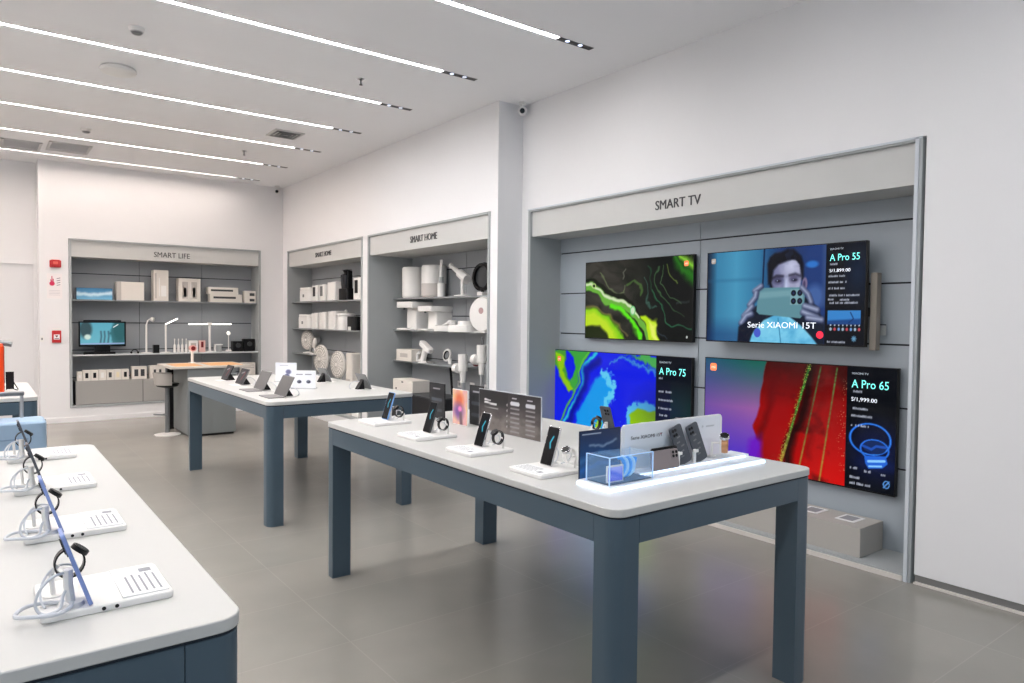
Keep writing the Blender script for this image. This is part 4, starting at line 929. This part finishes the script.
# small television
t = thing('television', 'small television on the counter shelf showing blue landscape', 'television', (1.17, 11.80, .948))
MB().box((.0,.0,.11), (.60,.03,.475)).build('casing', BLACK, t, bevel=.003)
p = Pic(.56,.315,110).grad((96,170,190),(110,180,196)); U, V = p.warp(.1,5,13)
p.ell(.12,.3,.25,.4,(60,84,90),.5); p.ell(.16,.65,.13,.12,(205,225,215),.6); p.ell(.9,.3,.3,.6,(54,96,100),.5); p.poly([(.8,0),(1,0),(1,1),(.72,1),(.66,.5)],(50,100,105),.1,U,V,.8)
for x in (.46,.54,.63): p.line([(x,.4),(x+.01,.62),(x-.01,.92)],.07,(66,96,110),.05,k=.8)
p.line([(0,.97),(1,.95)],.06,(150,170,210)); p.line([(.75,.2),(.85,.08)],.04,(225,235,235)); p.mesh('screen', (.02,-.001,.14), BW_R, BW_U, t)
MB().box((.2,.03,.0), (.4,.06,.25)).build('stand_neck', BLACK, t); MB().box((.06,-.03,0), (.46,.09,.03)).build('stand_foot', BLACK, t, bevel=.004); MB().box((.06,.0,.475), (.54,.04,.495)).build('top_bar', BLACKG, t)
CZ_ = .948
def lampbase(t, r=.07): MB().lathe([(r,0),(r,.012),(.012,.016)], (0,0,0), 24).build('base', WHITEP, t)
t = thing('desk_lamp', 'slim white desk lamp with short curved head, left one beside the small television', 'lamp', (2.05,11.85,CZ_)); lampbase(t)
MB().cyl((0,0,.012), (0,0,.43), .014).build('pole', WHITEP, t); b = MB(); b.tube([(0,0,.42),(.02,0,.49),(.07,0,.525)], .010); b.build('arm', WHITEP, t); MB().cyl((.065,0,.515), (.10,-.02,.50), .03, .035).build('lamp_head', WHITEP, t)
t = thing('desk_lamp', 'white desk lamp with tilted glowing bar head, next to the black speaker cube', 'lamp', (2.32,11.85,CZ_)); lampbase(t)
MB().cyl((0,0,.012), (0,0,.44), .014).build('pole', WHITEP, t); b = MB(); b.T = Matrix.Translation((.0,0,.43)) @ Matrix.Rotation(R(-27),4,'Y'); b.box((0,-.02,0), (.19,.02,.014)); b.build('lamp_head', LAMPW, t, bevel=.004)
tag(MB().box((-.042,0,0), (.042,.08,.125)).build('speaker', BLACK, loc=(0,0,0), bevel=.005), 'small black speaker cube between the two slim desk lamps', 'speaker').location = (2.18,11.80,CZ_)
t = thing('headphones', 'small black headphones lying by the small television', 'headphones', (1.885,11.80,CZ_)); b = MB(); b.tube(arc((0,0,.012),.045,0,180,12), .006); b.build('headband', BLACK, t); MB().ball((-.045,0,.016),.016).ball((.045,0,.016),.016).build('ear_cups', BLACK, t)
tb0 = thing('electric_toothbrush', '', 'toothbrush'); MB().lathe([(.018,0),(.019,.02),(.016,.12),(.006,.13)], (0,0,0), 16).build('handle', WHITEP, tb0); MB().cyl((0,0,.13), (0,0,.195), .005).box((-.006,-.012,.19),(.006,.004,.215)).build('brush_head', WHITEP, tb0)
for k in range(4):
    o = tb0 if k == 0 else copy_tree(tb0); place(o, 'white electric toothbrush, number %s from the left in the row of four' % ('one','two','three','four')[k], (2.44+.055*k,11.83,CZ_), 0, 'electric toothbrushes on the counter shelf')
carton('small plain white carton beside the toothbrushes', 2.645, 2.775, 11.82, .10, CZ_, 1.13, [(.2,.3,.8,.8,GP)], m=WHITEP)
carton('small pink product pack on the counter shelf', 2.80, 2.89, 11.84, .06, CZ_, 1.13, [(.3,.4,.7,.9,DRED)], m=mat('pink_pack', (232,188,180), .5))
t = thing('monitor_light_bar', 'white T-shaped lamp with a long horizontal bar', 'lamp', (2.965,11.88,CZ_)); lampbase(t, .07)
MB().cyl((0,0,.012), (0,0,.46), .018).build('pole', WHITEP, t); MB().box((-.31,-.02,.43), (.33,.02,.45)).build('light_bar', LAMPW, t, bevel=.005); MB().box((-.035,-.028,.425), (.035,.028,.465)).build('joint', WHITEP, t, bevel=.005)
t = thing('router', 'white open box-shaped device on the counter shelf', 'device', (3.10,11.85,CZ_)); b = MB(); b.box((-.06,0,0),(-.045,.09,.12)); b.box((-.06,0,.105),(.06,.09,.12)); b.build('shell', WHITEP, t, bevel=.004); MB().cyl((.01,.045,0), (.01,.045,.095), .04, n=24).build('inner_cylinder', GREY, t)
t = thing('microphone', 'small white ball-headed device on a thin post', 'device', (3.245,11.85,CZ_)); MB().box((-.04,-.03,0), (.04,.03,.03)).build('base', WHITEP, t, bevel=.006); MB().cyl((0,0,.03), (0,0,.27), .007).build('post', WHITEP, t); MB().ball((0,0,.295), .03).build('ball_head', mat('soft_glow', (255,250,240), .4, emit=.8), t)
for x, w_, hh, l in ((3.395,.16,.165,'black box-shaped appliance at the right end of the counter shelf, lower one'), (3.575,.18,.20,'black box-shaped appliance in the right corner of the counter shelf, taller one')):
    t = thing('black_appliance', l, 'appliance', (x,11.83,CZ_)); MB().rbox(0,.08,w_,.15,0,hh,.02).build('body', BLACK, t, bevel=.006); MB().cyl((0,.004,hh*.6), (0,-.004,hh*.6), .04, n=20).build('dial', DGREY, t)
# cartons on the low cabinet
CB = .572
carton('smallest white carton at the left end of the low cabinet', 1.14, 1.205, 11.73, .12, CB, .705, [(.3,.35,.7,.65,WHITEP)])
for k in range(6):
    x = 1.212+k*.098
    carton(('first','second','third','fourth','fifth','sixth')[k]+' small gadget carton in the row on the low cabinet, left to right', x, x+.094, 11.73, .12, CB, .722, [(.3,.25,.7,.75,(BLACK,BLACK,WHITEP,DGREY,mat('cream_print',(235,222,190),.6),BLACK)[k])], group='gadget cartons in a row on the low cabinet')
carton('white carton printed with two dark watches on the low cabinet', 1.835, 2.035, 11.73, .13, CB, .755, [(.16,.22,.42,.78,DGREY), (.58,.22,.84,.78,DGREY)])
carton('white carton with two small prints on the low cabinet, by the island counter', 2.075, 2.285, 11.73, .13, CB, .762, [(.25,.25,.4,.7,DGREY), (.6,.25,.75,.7,DGREY)])
carton('white carton with a dotted print at the right end of the low cabinet', 3.42, 3.635, 11.73, .13, CB, .768, [(.1,.55,.9,.62,GP), (.1,.75,.9,.82,GP)])

# ------------------------------------------------------------------ goods of the farther home unit (faces -X); coordinates in unit frame u=11.452-Y
def hpos(Y, X=4.30): return (X, Y)
def hthing(name, label, cat, Y, z, X=4.30, group=None): return thing(name, label, cat, (X, Y, z), R(-90), group)
Z1, Z2, Z3 = 1.765, 1.34, .94
def pot(label, Y, z, w_, hh, name='rice_cooker', X=4.28, dome=.01):
    t = hthing(name, label, 'appliance', Y, z, X); b = MB(); b.rbox(0,0,w_,w_*.62,0,hh*.82,w_*.17,6); b.build('body', WHITEP, t, bevel=.006)
    b = MB(); b.rbox(0,0,w_*.98,w_*.6,hh*.83,hh,w_*.16,6); b.build('lid', WHITEP, t, bevel=.01); MB().box((-.03,-w_*.31-.003,hh*.3),(.03,-w_*.31,hh*.5)).build('control_panel', MGREY, t)
pot('wide white rice cooker on the top shelf of the far home unit', 10.97, Z1, .42, .22)
pot('wide white cooker on the middle shelf of the far home unit', 11.0, Z2, .44, .22)
def canister(label, Y, z, w_, hh, X=4.28, dark=None, name='water_dispenser'):
    t = hthing(name, label, 'appliance', Y, z, X); b = MB(); b.rbox(0,0,w_,.20,0,hh,.03,4); b.build('body', WHITEP, t, bevel=.005)
    MB().box((-w_*.3,-.112,0), (w_*.3,-.10,.02)).build('drip_tray', WHITEP, t)
    if dark: MB().box((-w_*.22,-.104,hh*.3), (w_*.22,-.10,hh*.9)).build('dark_front', dark, t)
    MB().box((-w_*.35,-.06,hh), (w_*.35,.08,hh+.008)).build('cap', WHITEP, t, bevel=.003)
canister('white upright appliance with black front on the top shelf, far home unit', 10.60, Z1, .20, .24, dark=BLACK)
canister('white upright appliance with grey front on the top shelf, far home unit', 10.31, Z1, .20, .245, dark=MGREY)
canister('plain tall white appliance left of the black juicer', 9.96, Z1, .28, .27)
canister('white canister appliance on the middle shelf, first right of the wide cooker', 10.62, Z2, .22, .235)
canister('white canister appliance on the middle shelf, second right of the wide cooker', 10.30, Z2, .22, .25)
canister('white canister appliance on the middle shelf, third right of the wide cooker', 9.95, Z2, .24, .265)
canister('white appliance with black front at the right edge of the top shelf, far unit', 9.08, Z1, .22, .30, dark=BLACK)
t = hthing('juicer', 'tall black juicer on the top shelf of the far home unit', 'juicer', 9.58, Z1, 4.27)
MB().rbox(0,.02,.30,.20,0,.17,.05).build('motor_base', BLACK, t, bevel=.01); MB().lathe([(.07,.17),(.08,.22),(.085,.36),(.06,.38)], (-.02,0,0), 20).build('jug', mat('smoked_plastic', (40,40,44), .15), t)
MB().cyl((-.02,0,.38),(-.02,0,.43),.035,.055).build('feed_tube', BLACK, t); MB().box((-.08,-.05,.43),(.06,.05,.44)).build('hopper', DGREY, t, bevel=.004)
MB().box((.07,-.03,.17),(.11,.03,.42)).build('side_arm', BLACK, t); MB().cyl((-.06,-.15,0),(-.06,-.15,.05),.03).build('cup', WHITEP, t)
t = hthing('blender_jar', 'black blender behind the juicer on the top shelf', 'blender', 9.30, Z1, 4.36); MB().rbox(0,0,.16,.14,0,.13,.03).build('base', BLACK, t); MB().lathe([(.05,.13),(.06,.30),(.05,.32),(.02,.34)], (0,0,0), 16).build('jug', _M['smoked_plastic'], t)
t = hthing('kettle', 'white kettle with small lid knob on the middle shelf of the far home unit', 'kettle', 9.62, Z2, 4.27)
MB().lathe([(.125,0),(.13,.02),(.115,.20),(.11,.21)], (0,0,0), 28).build('body', WHITEP, t); MB().lathe([(.135,.21),(.13,.235),(.03,.25)], (0,0,0), 28).build('lid', WHITEP, t); MB().ball((0,0,.27), .022).build('knob', WHITEP, t)
t = hthing('black_oven', 'black boxy toaster on the middle shelf of the far home unit', 'toaster', 9.20, Z2, 4.27); MB().rbox(0,0,.30,.22,0,.19,.03).build('body', BLACK, t, bevel=.008); MB().box((-.06,-.13,0),(.0,-.112,.05)).build('lever', WHITEP, t)
# fans
def fan(label, Y, z, head_z, r=.17, X=4.25, base_r=.15, yaw=0, tiltx=0, name='fan', hinge=.0):
    t = hthing(name, label, 'fan', Y, z, X); t.rotation_euler = (0,0,R(-90+yaw))
    MB().lathe([(base_r,0),(base_r,.012),(.03,.025)], (0,.03,0), 32).build('base', WHITEP, t)
    hz = head_z-z; MB().cyl((0,.03,.02), (0,.03,hz-.03), .014).build('pole', WHITEP, t)
    b = MB(); b.T = Matrix.Translation((0,0,hz)) @ Matrix.Rotation(R(tiltx),4,'X')
    b.lathe([(r*.15,-.055),(r*.95,-.04),(r,-.02),(r*.98,.0),(r*.5,.03),(.05,.04)], (0,0,0), 36, (0,1,0)); b.build('cage', mat('fan_cage', (236,232,226), .45), t)
    b = MB(); b.T = Matrix.Translation((0,0,hz)) @ Matrix.Rotation(R(tiltx),4,'X')
    for rr in (.35,.55,.75,.9): b.tube([(r*rr*math.cos(a),-.052+.012*rr,r*rr*math.sin(a)) for a in [2*math.pi*i/28 for i in range(28)]], .004, 5, True)
    for k in range(20): a = 2*math.pi*k/20; b.tube([(r*.15*math.cos(a),-.055,r*.15*math.sin(a)),(r*.95*math.cos(a),-.042,r*.95*math.sin(a))], .0028, 4)
    b.build('grille', mat('fan_grille', (150,145,140), .5), t)
    b = MB(); b.T = Matrix.Translation((0,0,hz)) @ Matrix.Rotation(R(tiltx),4,'X'); b.cyl((0,.03,0),(0,.26,0),.065,.05); b.build('motor', WHITEP, t)
    return t
fan('white round desk fan on the low shelf, left in the far home unit', 11.06, Z3, 1.15, r=.16, yaw=12, X=4.27, base_r=.11)
fan('white standing fan behind the middle table, left of two', 10.42, .16, .88, r=.215, yaw=6, X=4.24, base_r=.20)
fan('white standing fan behind the middle table, right of two', 9.78, .16, .83, r=.20, yaw=6, X=4.24, base_r=.18)
t = hthing('slim_desk_fan', 'small pointed white fan beside the round desk fan', 'fan', 10.72, Z3+0, 4.24); MB().lathe([(.08,0),(.08,.01),(.02,.02)], (0,0,0), 24).build('base', WHITEP, t)
MB().cyl((0,0,.02),(0,0,.10),.014).build('neck', WHITEP, t); b = MB(); b.T = Matrix.Translation((0,0,.17)) @ Matrix.Rotation(R(35),4,'Y'); b.ball((0,0,0),.10,20,.5,.4,1.0); b.build('fan_head', _M['fan_cage'], t)
t = hthing('air_purifier', 'tall slim white air purifier right of the standing fans', 'air purifier', 9.25, .16, 4.24); MB().rbox(0,0,.20,.20,0,.86,.04).build('body', OFFW, t, bevel=.008); MB().box((-.07,-.104,.1),(.07,-.10,.5)).build('air_intake', GP, t)
for x, w_, hh, l in ((9.47,.14,.26,'white boxy appliance on the unit floor, seen under the middle table'), (8.98,.22,.22,'small white appliance on the unit floor, right one under the middle table')):
    t = hthing('floor_appliance', l, 'appliance', x, .16, 4.22); MB().rbox(0,0,w_,.2,0,hh,.02).build('body', WHITEP, t, bevel=.005); MB().box((-w_*.3,-.104,hh*.5),(w_*.3,-.10,hh*.8)).build('front_panel', GP, t)

# ------------------------------------------------------------------ goods of the nearer home unit (X about 4.55)
K = 4.55; Z1, Z2, Z3 = 1.78, 1.37, .965
def bthing(name, label, cat, Y, z, X=K, group=None): return thing(name, label, cat, (X, Y, z), R(-90), group)
for Y, l, two in ((8.14,'white cylinder air purifier on the top shelf, left one',False), (7.64,'white cylinder air purifier with grey lower half on the top shelf, right one',True)):
    t = bthing('air_purifier', l, 'air purifier', Y, Z1, 4.56); r = .155
    MB().lathe([(r*.9,0),(r,.02),(r,.17)], (0,0,0), 36).build('lower_body', mat('fabric_grey', (196,190,186), .7) if two else WHITEP, t)
    MB().lathe([(r,.171),(r,.38),(r*.93,.398),(r*.6,.392)], (0,0,0), 36).build('upper_body', WHITEP, t); MB().lathe([(r*.55,.393),(r*.5,.397)], (0,0,0), 24).build('top_grille', MGREY, t)
t = bthing('stick_appliance', 'slim upright white handheld vacuum on the top shelf', 'vacuum cleaner', 7.37, Z1, 4.50)
MB().lathe([(.045,0),(.045,.16),(.035,.17)], (0,0,0), 18).build('body', WHITEP, t); MB().cyl((0,0,.17),(0,0,.24),.032,.028).build('collar', GREY, t); MB().cyl((0,0,.24),(0,0,.45),.022,.018).build('nozzle', WHITEP, t)
t = bthing('hair_dryer', 'white gun-shaped dryer on a stand, top shelf of the nearer home unit', 'hair dryer', 6.90, Z1, 4.50)
MB().lathe([(.10,0),(.10,.012),(.03,.02)], (0,0,0), 24).build('base', WHITEP, t); MB().cyl((0,0,.02),(0,0,.22),.022).build('post', WHITEP, t)
b = MB(); b.cyl((.10,0,.19),(-.06,0,.27),.055,.05); b.build('barrel', WHITEP, t); MB().cyl((-.06,0,.27),(-.24,0,.36),.03,.022).build('nozzle', WHITEP, t); MB().cyl((-.24,0,.36),(-.26,0,.37),.03).build('nozzle_tip', WHITEP, t)
t = bthing('black_fan', 'black tilted ring fan at the right end of the top shelf', 'fan', 6.52, Z1, 4.52); MB().box((-.05,-.04,0),(.05,.04,.04)).build('foot', WHITEP, t); MB().cyl((0,0,.04),(0,0,.08),.02).build('neck', BLACK, t)
b = MB(); b.T = Matrix.Translation((0,0,.21)) @ Matrix.Rotation(R(24),4,'Y') @ Matrix.Rotation(R(14),4,'Z') @ Matrix.Diagonal((.82,1,1,1)); b.lathe([(.13,-.03),(.16,-.03),(.165,.02),(.13,.03),(.12,0),(.13,-.03)], (0,0,0), 32, (0,1,0)); b.T = b.T @ Matrix.Diagonal((1,1,1.0,1)); b.build('ring', BLACK, t)
b = MB(); b.T = Matrix.Translation((0,0,.21)) @ Matrix.Rotation(R(24),4,'Y') @ Matrix.Rotation(R(14),4,'Z') @ Matrix.Diagonal((.82,1,1,1)); b.lathe([(.03,-.01),(.125,.0),(.125,.01)], (0,0,0), 24, (0,1,0)); b.build('blades', DGREY, t)
def dispenser(label, Y, w_, hh):
    t = bthing('water_dispenser', label, 'water dispenser', Y, Z2, 4.55)
    MB().rbox(.03,.05,w_*.62,.24,0,hh*.78,.02).build('tank', WHITEP, t, bevel=.006); MB().rbox(0,0,w_,.34,hh*.78,hh,.03).build('head', WHITEP, t, bevel=.008)
    MB().rbox(-.03,-.08,w_*.7,.2,0,.02,.02).build('drip_tray', WHITEP, t); MB().cyl((-w_*.25,-.1,hh*.72),(-w_*.25,-.1,hh*.78),.014).build('spout', DGREY, t)
dispenser('large white water dispenser on the middle shelf, nearer home unit', 8.10, .40, .36)
dispenser('shorter white water dispenser on the middle shelf, nearer home unit', 7.58, .33, .30)
t = bthing('robot_vacuum', 'white robot vacuum with raised dock on the middle shelf', 'robot vacuum', 7.20, Z2, 4.50)
MB().lathe([(.17,0),(.175,.02),(.17,.06),(.15,.07)], (0,0,0), 36).build('body', WHITEP, t); b = MB(); b.T = Matrix.Translation((.02,0,.07)) @ Matrix.Rotation(R(-20),4,'Y'); b.rbox(0,0,.18,.14,0,.02,.03); b.build('lid', WHITEP, t); MB().cyl((.08,0,.08),(.08,0,.13),.05).build('turret', WHITEP, t)
t = bthing('robot_vacuum', 'white round robot vacuum with low dome beside the white disc fan', 'robot vacuum', 6.80, Z2, 4.48)
MB().lathe([(.20,0),(.205,.03),(.19,.075),(.16,.08)], (0,0,0), 36).build('body', WHITEP, t); MB().cyl((0,0,.08),(0,0,.125),.09,.085,24).build('turret', WHITEP, t)
t = bthing('disc_fan', 'large white disc-shaped appliance standing at the right end of the middle shelf', 'fan', 6.36, Z2, 4.42)
b = MB(); b.T = Matrix.Rotation(R(12),4,'Z'); b.lathe([(.05,-.035),(.18,-.03),(.195,.0),(.18,.03),(.05,.035)], (0,0,.20), 40, (0,1,0)); b.build('disc', WHITEP, t); b = MB(); b.T = Matrix.Rotation(R(12),4,'Z'); b.cyl((0,-.034,.24),(0,-.037,.24),.035); b.build('emblem', mat('dusty_pink', (180,150,150), .5), t)
MB().box((-.10,-.05,0),(.10,.05,.014)).build('foot', WHITEP, t, bevel=.004)
t = bthing('carton', 'white carton at the left of the lowest shelf, nearer home unit', 'box', 8.12, Z3, 4.50); MB().box((-.20,-.10,0),(.20,.12,.15)).build('box', OFFW, t, bevel=.004); MB().box((-.1,-.101,.05),(.1,-.10,.1)).build('print', GP, t)
t = bthing('handheld_vacuum', 'white handheld cleaner with raised tilted head on the lowest shelf', 'vacuum cleaner', 7.68, Z3, 4.46)
MB().lathe([(.09,0),(.09,.01),(.03,.02)], (0,0,0), 24).build('base', WHITEP, t); b = MB(); b.cyl((-.06,0,.015),(.02,0,.17),.035,.04); b.build('body', WHITEP, t); b = MB(); b.T = Matrix.Translation((.03,0,.20)) @ Matrix.Rotation(R(25),4,'Y'); b.rbox(0,0,.26,.09,-.03,.03,.04); b.build('head', WHITEP, t, bevel=.01)
b = MB(); b.tube([(-.1,-.02,.13),(-.16,-.02,.1),(-.15,-.02,.02),(-.06,-.02,.03)], .018); b.build('handle', WHITEP, t); b = MB(); b.tube(bez((.05,0,.02),(.15,-.08,.02),(.22,.05,.01),(.26,-.03,.012)), .008); b.build('hose', MGREY, t)
# floor of the unit: plinth, carton, upright cleaners
t = thing('black_plinth', 'black box plinth standing behind the television table', 'plinth', (4.36, 7.36, .16)); MB().box((-.25,-.55,0),(.15,.64,.44)).build('body', mat('black_laminate', (26,26,30), .35), t, bevel=.003); MB().box((-.25,-.55,.44),(.15,.64,.455)).build('top', DGREY, t, bevel=.002)
t = thing('carton', 'white carton with small black marks standing on the black plinth', 'box', (4.30, 7.74, .615)); MB().box((-.12,-.25,0),(.12,.25,.145)).build('box', OFFW, t, bevel=.004); MB().box((-.121,.15,.02),(-.12,.18,.04)).build('print', BLACK, t); MB().box((-.121,-.02,.11),(-.12,.03,.125)).build('print', DGREY, t)
t = thing('stick_mop', 'black-poled mop with white ring handle in the nearer home unit', 'mop', (4.61, 7.31, .13), R(-90))
b = MB(); b.tube([(0.1,0,.02),(-.01,0,.80)], .016); b.build('pole', BLACK, t); b = MB(); b.tube([(-.01,0,.80),(-.03,0,.90)], .026); b.build('collar', WHITEP, t)
b = MB(); b.tube([(-.09+.075*math.cos(a)+.02*math.sin(a),0,.94+.065*math.sin(a)) for a in [2*math.pi*i/24 for i in range(24)]], .016, 8, True); b.build('ring_handle', WHITEP, t); MB().rbox(.1,0,.26,.12,0,.04,.03).build('mop_head', WHITEP, t, bevel=.006)
b = MB(); b.tube([(-.09+.06*math.cos(a)+.02*math.sin(a),-.004,.94+.05*math.sin(a)) for a in [2*math.pi*i/24 for i in range(24)]], .010, 8, True); b.build('grip_lining', BLACK, t)
def stickvac(label, Y, hz, X):
    t = thing('stick_vacuum', label, 'vacuum cleaner', (X, Y, .16), R(-90)); z = hz-.16
    MB().rbox(0,0,.26,.14,0,.05,.03).build('floor_head', WHITEP, t, bevel=.008); b = MB(); b.tube([(0,.02,.04),(0,.02,z-.28)], .016); b.build('tube', ALU, t)
    b = MB(); b.cyl((0,.02,z-.30),(0,.02,z-.16),.030,.038); b.build('dust_neck', WHITEP, t); MB().cyl((0,.02,z-.17),(0,.02,z+.02),.055,.055).build('motor_body', WHITEP, t); MB().cyl((-.09,-.02,z-.14),(-.02,-.02,z-.14),.055).build('dust_cup', WHITEP, t)
    if hz > 1.15: MB().cyl((-.06,.04,z-.16),(-.15,.04,z-.18),.045).build('filter_cup', DRED, t); b = MB(); b.tube([(.0,.02,z+.02),(.0,.02,z+.10)], .010); b.build('top_pin', MGREY, t)
stickvac('white stick vacuum in the nearer home unit, left and lower one', 6.68, 1.10, 4.35)
stickvac('white stick vacuum in the nearer home unit, right and taller one', 6.28, 1.22, 4.33)
sk0 = None
for Y, l in ((7.25,'left of the three low sockets'), (6.98,'middle of the three low sockets'), (6.68,'right of the three low sockets')):
    if sk0 is None:
        sk0 = thing('wall_socket', '', 'socket'); MB().box((-.045,-.008,0),(.045,0,.08)).build('plate', WHITEP, sk0, bevel=.002); MB().box((-.02,-.010,.025),(.02,-.008,.055)).build('socket_insert', GREY, sk0); o = sk0
    else: o = copy_tree(sk0)
    place(o, 'pale wall socket behind the stick vacuums, '+l, (4.705, Y, .68), R(-90), 'wall sockets in the nearer home unit')
